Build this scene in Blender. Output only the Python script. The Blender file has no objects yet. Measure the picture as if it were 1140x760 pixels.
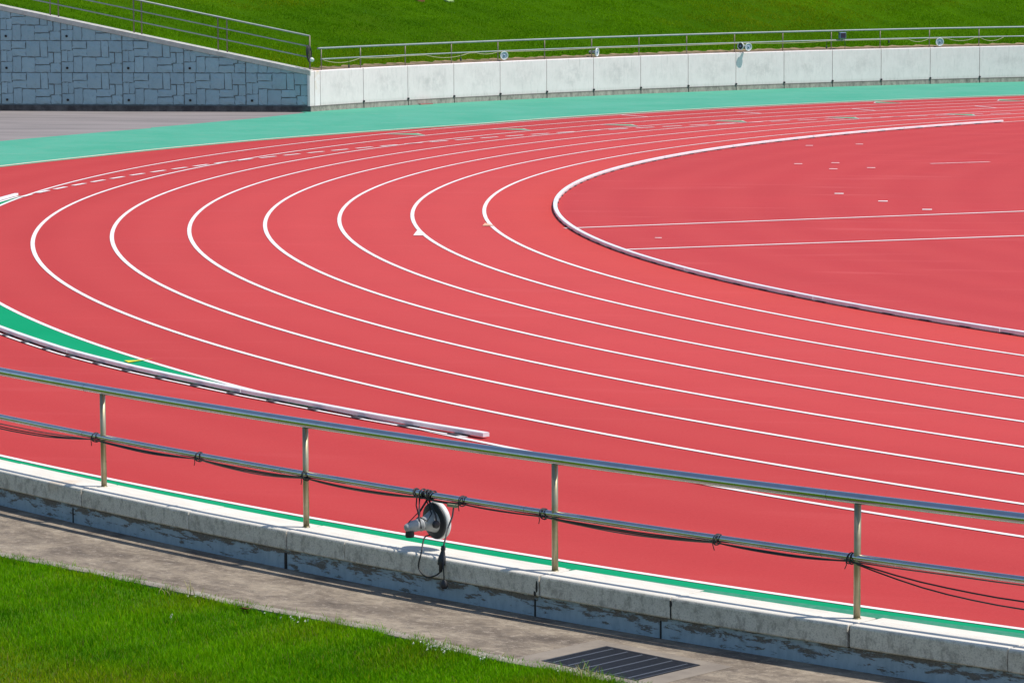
import bpy, bmesh, math, random
import numpy as np
from mathutils import Vector, Matrix

random.seed(7)
rng = np.random.default_rng(7)
SC = bpy.context.scene
COL = SC.collection
PI = math.pi
rad = math.radians

# ------------------------------------------------------------------ materials
class NT:
    def __init__(self, name):
        m = bpy.data.materials.new(name); m.use_nodes = True
        self.m = m; self.n = m.node_tree.nodes; self.l = m.node_tree.links
        self.b = self.n['Principled BSDF']
        self.tc = self.n.new('ShaderNodeTexCoord')
    def new(self, t, **k):
        nd = self.n.new(t)
        for a, v in k.items(): setattr(nd, a, v)
        return nd
    def link(self, a, b): self.l.new(a, b)
    def noise(self, scale=5, detail=4, rough=0.55, vec='Object', stretch=None, dist=0.0):
        nd = self.new('ShaderNodeTexNoise')
        nd.inputs['Scale'].default_value = scale; nd.inputs['Detail'].default_value = detail
        nd.inputs['Roughness'].default_value = rough; nd.inputs['Distortion'].default_value = dist
        src = self.tc.outputs[vec]
        if stretch:
            mp = self.new('ShaderNodeMapping'); mp.inputs['Scale'].default_value = stretch
            self.link(src, mp.inputs['Vector']); src = mp.outputs[0]
        self.link(src, nd.inputs['Vector'])
        return nd.outputs['Fac']
    def ramp(self, fac, stops, interp='LINEAR'):
        nd = self.new('ShaderNodeValToRGB'); cr = nd.color_ramp; cr.interpolation = interp
        while len(cr.elements) < len(stops): cr.elements.new(0.5)
        for e, (p, c) in zip(cr.elements, stops):
            e.position = p; e.color = (*c, 1) if len(c) == 3 else c
        self.link(fac, nd.inputs[0]); return nd.outputs[0]
    def step(self, fac, lo, hi):
        nd = self.new('ShaderNodeMapRange'); nd.interpolation_type = 'SMOOTHSTEP'
        nd.inputs['From Min'].default_value = lo; nd.inputs['From Max'].default_value = hi
        self.link(fac, nd.inputs['Value']); return nd.outputs[0]
    def mix(self, fac, a, b, mode='MIX'):
        nd = self.new('ShaderNodeMix', data_type='RGBA', blend_type=mode)
        for sock, v in ((nd.inputs[0], fac), (nd.inputs[6], a), (nd.inputs[7], b)):
            if isinstance(v, (int, float)): sock.default_value = v
            elif isinstance(v, tuple): sock.default_value = (*v, 1)
            else: self.link(v, sock)
        return nd.outputs[2]
    def math(self, op, a, b=0.0):
        nd = self.new('ShaderNodeMath', operation=op)
        for i, v in enumerate((a, b)):
            if isinstance(v, (int, float)): nd.inputs[i].default_value = v
            else: self.link(v, nd.inputs[i])
        return nd.outputs[0]
    def sep(self, vec='Object'):
        nd = self.new('ShaderNodeSeparateXYZ'); self.link(self.tc.outputs[vec], nd.inputs[0]); return nd.outputs
    def base(self, c):
        if isinstance(c, tuple): self.b.inputs['Base Color'].default_value = (*c, 1)
        else: self.link(c, self.b.inputs['Base Color'])
    def set(self, rough=None, metal=None, spec=None):
        if rough is not None:
            if isinstance(rough, (int, float)): self.b.inputs['Roughness'].default_value = rough
            else: self.link(rough, self.b.inputs['Roughness'])
        if metal is not None: self.b.inputs['Metallic'].default_value = metal
        if spec is not None: self.b.inputs['Specular IOR Level'].default_value = spec
        return self
    def bump(self, h, strength=0.3, dist=0.01):
        nd = self.new('ShaderNodeBump'); nd.inputs['Strength'].default_value = strength
        nd.inputs['Distance'].default_value = dist
        self.link(h, nd.inputs['Height']); self.link(nd.outputs[0], self.b.inputs['Normal'])

def mul(c, k): return tuple(x * k for x in c)

M = {}
def make_materials():
    # red rubber surface: tone bands by radius, inner lane worn, darker outward, blotches and grain
    t = NT('red_rubber')
    xyz = t.sep('Object')
    r = t.math('SQRT', t.math('ADD', t.math('MULTIPLY', xyz[0], xyz[0]), t.math('MULTIPLY', xyz[1], xyz[1])))
    mr = t.new('ShaderNodeMapRange'); mr.inputs['From Min'].default_value = 35; mr.inputs['From Max'].default_value = 51
    t.link(r, mr.inputs['Value'])
    A = (0.520, 0.062, 0.072)
    def k(x): return (x - 35) / 16
    band = t.ramp(mr.outputs[0], [(0.0, (0.445, 0.043, 0.046)), (k(37.2), (0.445, 0.043, 0.046)), (k(37.3), (0.52, 0.055, 0.047)),
                                  (k(38.35), (0.515, 0.056, 0.052)), (k(38.6), (0.505, 0.056, 0.055)), (k(42), (0.49, 0.052, 0.052)),
                                  (k(46), (0.435, 0.040, 0.040)), (1.0, (0.43, 0.038, 0.038))])
    n1 = t.noise(0.35, 4); n2 = t.noise(7, 7, 0.8); n3 = t.noise(40, 6, 0.9)
    c = t.mix(t.step(n1, 0.3, 0.7), band, (0.95, 0.95, 0.95), 'MULTIPLY')
    # paver seams: faint rings every 2.44 m, plus a polished band down each lane
    lane = t.math('FRACT', t.math('DIVIDE', t.math('SUBTRACT', r, 37.229), 1.22))
    mid = t.math('SUBTRACT', 1.0, t.step(t.math('ABSOLUTE', t.math('SUBTRACT', lane, 0.45)), 0.05, 0.42))
    c = t.mix(t.math('MULTIPLY', mid, t.math('MULTIPLY', t.step(n2, 0.3, 0.7), 0.22)), c, (0.57, 0.085, 0.075))
    c = t.mix(t.math('MULTIPLY', t.step(n2, 0.46, 0.66), 0.22), c, (0.33, 0.030, 0.030))
    c = t.mix(t.math('MULTIPLY', t.step(n3, 0.48, 0.72), 0.30), c, (0.64, 0.13, 0.12))
    c = t.mix(t.math('MULTIPLY', t.math('SUBTRACT', 1.0, t.step(n3, 0.30, 0.46)), 0.35), c, (0.33, 0.022, 0.022))
    st = t.noise(2.6, 6, 0.75)
    c = t.mix(t.math('MULTIPLY', t.step(st, 0.66, 0.80), 0.35), c, (0.33, 0.04, 0.04))
    # long faint scuffs
    n4 = t.noise(1.1, 3, 0.5, stretch=(0.25, 2.2, 1), dist=0.6)
    c = t.mix(t.math('MULTIPLY', t.step(n4, 0.56, 0.74), t.math('ADD', 0.08, t.math('MULTIPLY', t.math('SUBTRACT', 1.0, t.step(r, 37.0, 37.2)), 0.16))), c, (0.62, 0.13, 0.13))
    t.base(c); t.set(0.87, spec=0.16); t.bump(n3, 0.35, 0.004); M['red'] = t.m

    t = NT('green_rubber')
    n1 = t.noise(0.5, 4); n2 = t.noise(14, 5, 0.7); n3 = t.noise(90, 3, 0.8)
    c = t.mix(t.step(n1, 0.3, 0.7), (0.001, 0.265, 0.112), (0.004, 0.290, 0.130))
    c = t.mix(t.math('MULTIPLY', t.step(n2, 0.5, 0.8), 0.35), c, (0.02, 0.22, 0.11))
    t.base(c); t.set(0.9, spec=0.08); t.bump(n3, 0.3, 0.004); M['green'] = t.m

    t = NT('pale_green_rubber')  # paler, less saturated green used on the far apron
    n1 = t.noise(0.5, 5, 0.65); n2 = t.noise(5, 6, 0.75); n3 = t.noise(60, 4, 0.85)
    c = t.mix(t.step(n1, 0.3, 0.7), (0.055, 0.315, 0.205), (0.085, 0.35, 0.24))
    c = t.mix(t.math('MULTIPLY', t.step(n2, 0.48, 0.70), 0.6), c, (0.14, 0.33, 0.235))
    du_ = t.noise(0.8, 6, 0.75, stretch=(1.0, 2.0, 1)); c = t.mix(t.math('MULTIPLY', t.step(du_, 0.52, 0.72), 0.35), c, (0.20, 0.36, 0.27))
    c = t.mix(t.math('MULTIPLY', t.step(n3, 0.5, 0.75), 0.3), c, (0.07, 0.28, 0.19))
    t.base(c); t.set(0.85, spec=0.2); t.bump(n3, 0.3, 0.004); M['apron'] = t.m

    t = NT('old_green_rubber')
    n2 = t.noise(14, 5, 0.7); n3 = t.noise(90, 3, 0.8)
    c = t.mix(t.step(n2, 0.35, 0.7), (0.025, 0.21, 0.12), (0.06, 0.25, 0.16))
    t.base(c); t.set(0.85, spec=0.3); t.bump(n3, 0.3, 0.004); M['old_green'] = t.m

    t = NT('faded_green_paint')
    n2 = t.noise(6, 4, 0.7)
    c = t.mix(t.step(n2, 0.35, 0.7), (0.06, 0.33, 0.16), (0.16, 0.40, 0.23))
    t.base(c); t.set(0.8); M['fan_green'] = t.m

    t = NT('white_line_paint')
    n1 = t.noise(3, 4); n2 = t.noise(40, 4, 0.7)
    c = t.mix(t.step(n1, 0.35, 0.75), (0.78, 0.745, 0.73), (0.70, 0.62, 0.60))
    c = t.mix(t.math('MULTIPLY', t.step(n2, 0.52, 0.72), 0.4), c, (0.66, 0.36, 0.33))
    t.base(c); t.set(0.7, spec=0.3); M['line'] = t.m

    t = NT('worn_line_paint')
    n2 = t.noise(12, 4, 0.7)
    c = t.mix(t.step(n2, 0.3, 0.75), (0.80, 0.62, 0.62), (0.66, 0.36, 0.38))
    t.base(c); t.set(0.75); M['worn'] = t.m

    t = NT('cream_line_paint'); n2 = t.noise(5, 4, 0.7)
    t.base(t.mix(t.step(n2, 0.3, 0.7), (0.80, 0.74, 0.60), (0.72, 0.58, 0.42))); t.set(0.75); M['cream'] = t.m
    t = NT('orange_mark_paint'); t.base((0.75, 0.35, 0.22)); t.set(0.7); M['orange'] = t.m
    t = NT('yellow_mark_paint'); t.base((0.65, 0.62, 0.02)); t.set(0.7); M['yellow'] = t.m

    t = NT('white_kerb_paint'); n = t.noise(6, 4)
    t.base(t.mix(t.step(n, 0.35, 0.75), (0.80, 0.79, 0.80), (0.70, 0.68, 0.70))); t.set(0.4); M['kerb'] = t.m
    t = NT('kerb_foot_and_shadow'); t.base((0.05, 0.04, 0.045)); t.set(0.6); M['foot'] = t.m

    t = NT('asphalt'); n1 = t.noise(0.6, 5, stretch=(0.4, 2.0, 1)); n2 = t.noise(30, 4, 0.8)
    c = t.mix(t.step(n1, 0.3, 0.7), (0.185, 0.165, 0.158), (0.265, 0.232, 0.222))
    c = t.mix(t.math('MULTIPLY', t.step(n2, 0.45, 0.8), 0.4), c, (0.33, 0.295, 0.285))
    t.base(c); t.set(0.9, spec=0.25); t.bump(n2, 0.4, 0.006); M['asphalt'] = t.m

    # stainless pipe
    t = NT('stainless_steel'); n = t.noise(7, 4, 0.7); n2 = t.noise(60, 3, 0.7, stretch=(1, 1, 0.2))
    t.base(t.mix(t.step(n, 0.3, 0.8), (0.62, 0.62, 0.61), (0.55, 0.53, 0.49)))
    t.set(t.math('ADD', t.math('MULTIPLY', n, 0.08), 0.10), 1.0); M['steel'] = t.m
    t = NT('brushed_post_steel'); n = t.noise(5, 4, 0.7)
    t.base(t.mix(t.step(n, 0.3, 0.8), (0.47, 0.42, 0.28), (0.33, 0.28, 0.17))); t.set(0.45, 0.85); M['post'] = t.m
    t = NT('dark_seam_metal'); t.base((0.06, 0.055, 0.05)); t.set(0.5, 0.6); M['seam'] = t.m  # dark metal for the rail joint rings
    t = NT('weathered_galvanised'); n = t.noise(4, 3)
    t.base(t.mix(t.step(n, 0.3, 0.8), (0.30, 0.34, 0.34), (0.24, 0.27, 0.265))); t.set(0.62, 0.35); M['galv'] = t.m
    t = NT('rusty_post_metal'); n = t.noise(4, 3)
    t.base(t.mix(t.step(n, 0.3, 0.8), (0.22, 0.19, 0.15), (0.16, 0.12, 0.09))); t.set(0.55, 0.4); M['brownpost'] = t.m

    # coping stone: pale, gritty, drip stains (UV in metres: u along, v round the profile)
    t = NT('coping_concrete')
    g = t.noise(75, 5, 0.9, 'UV'); s1 = t.noise(2.2, 5, 0.65, 'UV', (1.0, 3.0, 1)); s2 = t.noise(9, 6, 0.8, 'UV', (1.3, 0.8, 1))
    c = t.mix(t.step(s1, 0.35, 0.7), (0.74, 0.69, 0.605), (0.66, 0.61, 0.53))
    geo = t.new('ShaderNodeNewGeometry'); sx = t.new('ShaderNodeSeparateXYZ'); t.link(geo.outputs['True Normal'], sx.inputs[0])
    side = t.math('SUBTRACT', 1.0, t.step(sx.outputs[2], 0.25, 0.85))      # rain-streaked vertical face
    c = t.mix(t.math('MULTIPLY', side, t.math('MULTIPLY', t.step(s2, 0.47, 0.62), 0.7)), c, (0.30, 0.275, 0.235))
    crk = t.noise(5, 6, 0.8, 'UV', (2.5, 0.6, 1), 1.2)
    c = t.mix(t.math('MULTIPLY', side, t.math('MULTIPLY', t.step(crk, 0.62, 0.70), 0.8)), c, (0.12, 0.11, 0.095))
    c = t.mix(t.math('MULTIPLY', side, t.math('MULTIPLY', t.step(g, 0.50, 0.60), 0.6)), c, (0.27, 0.245, 0.215))
    c = t.mix(t.math('MULTIPLY', t.step(g, 0.58, 0.72), 0.25), c, (0.42, 0.39, 0.335))
    rust = t.noise(1.3, 2, 0.4, 'UV')
    c = t.mix(t.math('MULTIPLY', t.step(rust, 0.66, 0.78), 0.4), c, (0.60, 0.38, 0.20))
    t.base(c); t.set(0.9, spec=0.25); t.bump(g, 0.6, 0.008); M['coping'] = t.m

    # peeling paint on the wall under the coping
    t = NT('peeling_paint')
    p = t.noise(3.4, 8, 0.78, 'UV', (1.2, 5.0, 1), 0.25); d = t.noise(7, 6, 0.7, 'UV', (2.4, 0.8, 1)); f = t.noise(60, 3, 0.8, 'UV')
    uv = t.sep('UV')
    topness = t.step(uv[1], 0.02, 0.22)
    c = t.mix(t.step(d, 0.35, 0.75), (0.38, 0.465, 0.52), (0.28, 0.355, 0.41))
    pm = t.step(t.math('ADD', p, t.math('MULTIPLY', topness, 0.17)), 0.565, 0.60)
    bare = t.mix(t.step(f, 0.3, 0.7), (0.085, 0.068, 0.052), (0.21, 0.17, 0.13))
    c = t.mix(t.math('MULTIPLY', pm, 0.9), c, bare)
    c = t.mix(t.math('MULTIPLY', t.step(f, 0.6, 0.8), 0.35), c, (0.45, 0.46, 0.46))
    t.base(c); t.set(0.8, spec=0.3); t.bump(t.math('SUBTRACT', t.math('MULTIPLY', f, 0.3), pm), 0.5, 0.006); M['peel'] = t.m
    t = NT('black_joint_filler'); t.base((0.02, 0.018, 0.017)); t.set(0.8); M['black'] = t.m

    # path slab
    t = NT('weathered_path_concrete')
    a = t.noise(1.7, 8, 0.74, 'UV', (0.8, 1.5, 1), 0.25); b = t.noise(7, 7, 0.78, 'UV', (0.8, 1.4, 1)); f = t.noise(11, 7, 0.9, 'UV', (1, 1, 1))
    c = t.ramp(a, [(0.32, (0.105, 0.082, 0.064)), (0.44, (0.185, 0.148, 0.112)), (0.55, (0.285, 0.232, 0.172)), (0.70, (0.40, 0.335, 0.25))])
    c = t.mix(t.math('MULTIPLY', t.step(b, 0.45, 0.7), 0.6), c, (0.12, 0.10, 0.085))
    c = t.mix(t.math('MULTIPLY', t.step(f, 0.52, 0.60), 0.5), c, (0.46, 0.385, 0.30))
    f2 = t.noise(8, 8, 0.9, 'UV', (1.1, 0.9, 1))
    c = t.mix(t.math('MULTIPLY', t.step(f2, 0.52, 0.60), 0.6), c, (0.12, 0.10, 0.08))
    t.base(c); t.set(0.93, spec=0.2); t.bump(f, 0.7, 0.012); M['path'] = t.m
    t = NT('path_edge_concrete'); a = t.noise(5, 5, 0.7); f = t.noise(70, 4, 0.8)
    c = t.mix(t.step(a, 0.35, 0.7), (0.34, 0.295, 0.24), (0.19, 0.16, 0.13))
    c = t.mix(t.math('MULTIPLY', t.step(f, 0.5, 0.75), 0.35), c, (0.16, 0.14, 0.12))
    t.base(c); t.set(0.92); t.bump(f, 0.5, 0.006); M['edge'] = t.m
    t = NT('pale_collar_concrete'); a = t.noise(4, 5, 0.7); f = t.noise(80, 4, 0.8)
    c = t.mix(t.step(a, 0.3, 0.7), (0.27, 0.225, 0.175), (0.20, 0.165, 0.13))
    c = t.mix(t.math('MULTIPLY', t.step(f, 0.5, 0.75), 0.4), c, (0.25, 0.22, 0.19))
    t.base(c); t.set(0.92); t.bump(f, 0.5, 0.006); M['collar'] = t.m

    t = NT('grate_metal'); n = t.noise(20, 3); t.base(t.mix(n, (0.05, 0.052, 0.06), (0.10, 0.10, 0.11))); t.set(0.5, 0.7); M['grate'] = t.m
    t = NT('grate_cross_bar_zinc'); t.base((0.42, 0.44, 0.48)); t.set(0.45, 0.8); M['zinc'] = t.m
    t = NT('pit_dark'); t.base((0.012, 0.012, 0.014)); t.set(0.9); M['pit'] = t.m

    # white far wall panels
    t = NT('white_wall_panel')
    oi = t.new('ShaderNodeObjectInfo')
    mp = t.new('ShaderNodeVectorMath', operation='ADD'); t.link(t.tc.outputs['UV'], mp.inputs[0])
    cx = t.new('ShaderNodeCombineXYZ'); t.link(t.math('MULTIPLY', oi.outputs['Random'], 37.0), cx.inputs[2]); t.link(cx.outputs[0], mp.inputs[1])
    def nz(scale, det, ro, st):
        m2 = t.new('ShaderNodeMapping'); m2.inputs['Scale'].default_value = st; t.link(mp.outputs[0], m2.inputs[0])
        nd = t.new('ShaderNodeTexNoise'); nd.inputs['Scale'].default_value = scale; nd.inputs['Detail'].default_value = det
        nd.inputs['Roughness'].default_value = ro; t.link(m2.outputs[0], nd.inputs['Vector']); return nd.outputs['Fac']
    s = nz(6, 5, 0.7, (2.2, 0.5, 1)); bl = nz(3.4, 7, 0.75, (1, 0.8, 1)); f = nz(40, 3, 0.8, (1, 1, 1))
    uv = t.sep('UV')
    du = t.math('DIVIDE', t.math('SUBTRACT', uv[0], 1.0), 0.9); dv = t.math('DIVIDE', t.math('SUBTRACT', uv[1], 0.5), 0.46)
    dd = t.math('SQRT', t.math('ADD', t.math('MULTIPLY', du, du), t.math('MULTIPLY', dv, dv)))
    grime = t.math('MULTIPLY', t.math('SUBTRACT', 1.0, t.step(dd, 0.25, 1.0)), t.step(bl, 0.38, 0.68))
    c = t.mix(t.step(bl, 0.3, 0.7), (0.80, 0.70, 0.68), (0.75, 0.655, 0.635))
    c = t.mix(t.math('MULTIPLY', grime, t.math('ADD', 0.2, t.math('MULTIPLY', oi.outputs['Random'], 0.5))), c, (0.52, 0.46, 0.45))
    c = t.mix(t.math('MULTIPLY', t.step(s, 0.50, 0.72), 0.42), c, (0.56, 0.495, 0.475))
    sd_ = nz(5, 6, 0.8, (3.0, 0.18, 1)); c = t.mix(t.math('MULTIPLY', t.step(sd_, 0.56, 0.70), t.math('MULTIPLY', t.step(uv[1], 0.2, 0.9), 0.5)), c, (0.42, 0.365, 0.34))
    c = t.mix(t.math('MULTIPLY', t.math('SUBTRACT', 1.0, t.step(uv[1], 0.0, 0.12)), t.math('MULTIPLY', s, 0.6)), c, (0.45, 0.40, 0.36))
    c = t.mix(t.math('MULTIPLY', t.step(f, 0.6, 0.8), 0.2), c, (0.38, 0.38, 0.36))
    t.base(c); t.set(0.85, spec=0.25); t.bump(f, 0.2, 0.005); M['panel'] = t.m
    t = NT('rust_stained_white_panel'); s = t.noise(3, 4, 0.7, 'UV'); uv = t.sep('UV')
    c = t.mix(t.math('MULTIPLY', t.step(s, 0.4, 0.7), t.step(uv[1], 0.1, 0.9)), (0.82, 0.72, 0.71), (0.66, 0.48, 0.31))
    t.base(c); t.set(0.85); M['rustpanel'] = t.m
    t = NT('stained_plinth_concrete'); s = t.noise(5, 6, 0.75, 'UV', (1.4, 0.6, 1)); f = t.noise(25, 4, 0.8, 'UV')
    uv = t.sep('UV')
    c = t.ramp(s, [(0.3, (0.13, 0.115, 0.10)), (0.5, (0.33, 0.29, 0.25)), (0.7, (0.50, 0.43, 0.36))])
    c = t.mix(t.math('MULTIPLY', t.step(f, 0.5, 0.75), 0.4), c, (0.12, 0.11, 0.10))
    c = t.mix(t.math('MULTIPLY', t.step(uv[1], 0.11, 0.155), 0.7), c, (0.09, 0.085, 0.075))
    t.base(c); t.set(0.9); M['plinth'] = t.m
    t = NT('dark_plinth_concrete'); s = t.noise(4, 6, 0.7)  # near-black mottled tone for the stone wall's plinth
    t.base(t.mix(t.step(s, 0.35, 0.7), (0.035, 0.035, 0.038), (0.10, 0.10, 0.10))); t.set(0.8); M['dark_plinth'] = t.m
    t = NT('joint_grey'); t.base((0.10, 0.10, 0.10)); t.set(0.9); M['joint'] = t.m

    t = NT('grey_moulded_stone'); a = t.noise(1.2, 5, 0.7); b = t.noise(8, 6, 0.75); f = t.noise(50, 4, 0.8)
    c = t.mix(t.step(a, 0.3, 0.7), (0.34, 0.475, 0.525), (0.285, 0.41, 0.455))
    gi = t.new('ShaderNodeNewGeometry'); c = t.mix(t.math('MULTIPLY', gi.outputs['Random Per Island'], 0.38), c, (0.24, 0.335, 0.38))
    c = t.mix(t.math('MULTIPLY', t.step(b, 0.5, 0.72), 0.5), c, (0.20, 0.295, 0.335))
    c = t.mix(t.math('MULTIPLY', t.step(f, 0.55, 0.75), 0.3), c, (0.31, 0.43, 0.47))
    t.base(c); t.set(0.85, spec=0.3); t.bump(b, 0.5, 0.02); M['stone'] = t.m
    t = NT('stone_mortar'); n = t.noise(6, 4); t.base(t.mix(n, (0.12, 0.15, 0.16), (0.17, 0.21, 0.22))); t.set(0.9); M['mortar'] = t.m
    t = NT('pale_wall_cap'); s = t.noise(5, 5, 0.7); f = t.noise(30, 4, 0.8)
    c = t.mix(t.step(s, 0.3, 0.7), (0.56, 0.54, 0.49), (0.42, 0.40, 0.36))
    c = t.mix(t.math('MULTIPLY', t.step(f, 0.5, 0.8), 0.3), c, (0.28, 0.26, 0.23))
    t.base(c); t.set(0.88); M['cap'] = t.m

    # far lawn
    t = NT('lawn_bank')
    a = t.noise(0.22, 5, 0.6); b = t.noise(1.6, 5, 0.7); d = t.noise(11, 5, 0.8); e = t.noise(45, 3, 0.8); y = t.noise(0.13, 4, 0.6, dist=0.8)
    c = t.mix(t.step(a, 0.3, 0.7), (0.040, 0.115, 0.001), (0.066, 0.165, 0.001))
    c = t.mix(t.math('MULTIPLY', t.step(b, 0.4, 0.72), 0.5), c, (0.030, 0.092, 0.001))
    c = t.mix(t.math('MULTIPLY', t.step(y, 0.52, 0.72), 0.45), c, (0.085, 0.135, 0.005))
    c = t.mix(t.math('MULTIPLY', t.step(d, 0.48, 0.75), 0.5), c, (0.080, 0.185, 0.001))
    c = t.mix(t.math('MULTIPLY', t.step(e, 0.55, 0.8), 0.4), c, (0.016, 0.062, 0.002))
    t.base(c); t.set(0.95, spec=0.02); t.bump(t.math('ADD', d, t.math('MULTIPLY', e, 0.6)), 0.9, 0.06); M['bank'] = t.m
    t = NT('lawn_soil'); n = t.noise(3, 5); n2 = t.noise(40, 3)
    c = t.mix(t.step(n, 0.35, 0.65), (0.055, 0.150, 0.003), (0.085, 0.150, 0.006))
    t.base(t.mix(t.math('MULTIPLY', n2, 0.4), c, (0.03, 0.08, 0.003))); t.set(0.95, spec=0.1); t.bump(n2, 0.6, 0.02); M['lawn'] = t.m
    t = NT('bare_soil'); n = t.noise(5, 5); t.base(t.mix(t.step(n, 0.3, 0.7), (0.30, 0.20, 0.11), (0.17, 0.13, 0.06))); t.set(0.95); M['soil'] = t.m
    t = NT('ground_grass'); n = t.noise(0.4, 5); t.base(t.mix(n, (0.035, 0.10, 0.006), (0.06, 0.12, 0.01))); t.set(0.95); M['ground'] = t.m

    # grass blades: colour attribute carries each blade's own hue
    t = NT('grass_blade')
    at = t.new('ShaderNodeVertexColor'); at.layer_name = 'col'
    t.base(at.outputs[0]); t.set(0.6, spec=0.06)
    tr = t.new('ShaderNodeBsdfTranslucent'); t.link(at.outputs[0], tr.inputs[0])
    mx = t.new('ShaderNodeMixShader'); mx.inputs[0].default_value = 0.45
    t.link(t.b.outputs[0], mx.inputs[1]); t.link(tr.outputs[0], mx.inputs[2])
    t.link(mx.outputs[0], t.n['Material Output'].inputs[0]); M['blade'] = t.m

    for nm, key, c, ro, me in (('grey_horn_plastic', 'horn', (0.40, 0.40, 0.395), 0.45, 0), ('white_horn_rim', 'rim', (0.74, 0.74, 0.72), 0.4, 0),
                               ('dark_rubber', 'rubber', (0.022, 0.022, 0.026), 0.55, 0), ('black_cable_sheath', 'cable', (0.016, 0.016, 0.018), 0.5, 0),
                               ('grey_cable_sheath', 'greycable', (0.13, 0.12, 0.115), 0.55, 0), ('pale_cable_sheath', 'palecable', (0.42, 0.40, 0.22), 0.6, 0),
                               ('pale_connector', 'conn', (0.34, 0.34, 0.20), 0.5, 0), ('blue_grey_grille', 'grille', (0.40, 0.44, 0.52), 0.5, 0),
                               ('navy_glass', 'navy', (0.012, 0.022, 0.05), 0.15, 0), ('blue_grey_housing', 'housing', (0.16, 0.24, 0.34), 0.5, 0.2),
                               ('red_wood', 'redwood', (0.40, 0.15, 0.13), 0.8, 0), ('brown_wood', 'brownwood', (0.30, 0.13, 0.05), 0.8, 0),
                               ('yellow_cloth', 'ycloth', (0.55, 0.52, 0.05), 0.8, 0), ('pale_green_cloth', 'pgreen', (0.28, 0.42, 0.14), 0.8, 0),
                               ('white_petals', 'petal', (0.72, 0.74, 0.62), 0.7, 0), ('stem_green', 'stem', (0.10, 0.22, 0.02), 0.6, 0),
                               ('dry_stem', 'drystem', (0.36, 0.32, 0.12), 0.7, 0), ('dead_leaf_brown', 'dead', (0.16, 0.05, 0.02), 0.8, 0)):
        t = NT(nm); n = t.noise(12, 3)
        t.base(t.mix(t.step(n, 0.3, 0.75), c, mul(c, 0.82))); t.set(ro, me); M[key] = t.m
make_materials()

# ------------------------------------------------------------------ object helpers
def tag(o, label=None, cat=None, group=None, kind=None):
    if label: o['label'] = label
    if cat: o['category'] = cat
    if group: o['group'] = group
    if kind: o['kind'] = kind
    return o
def thing(name, label, cat, loc=(0, 0, 0), group=None, rot=None):
    o = bpy.data.objects.new(name, None); COL.objects.link(o); o.location = loc
    o.empty_display_size = 0.2
    if rot: o.rotation_euler = rot
    return tag(o, label, cat, group)

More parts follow.
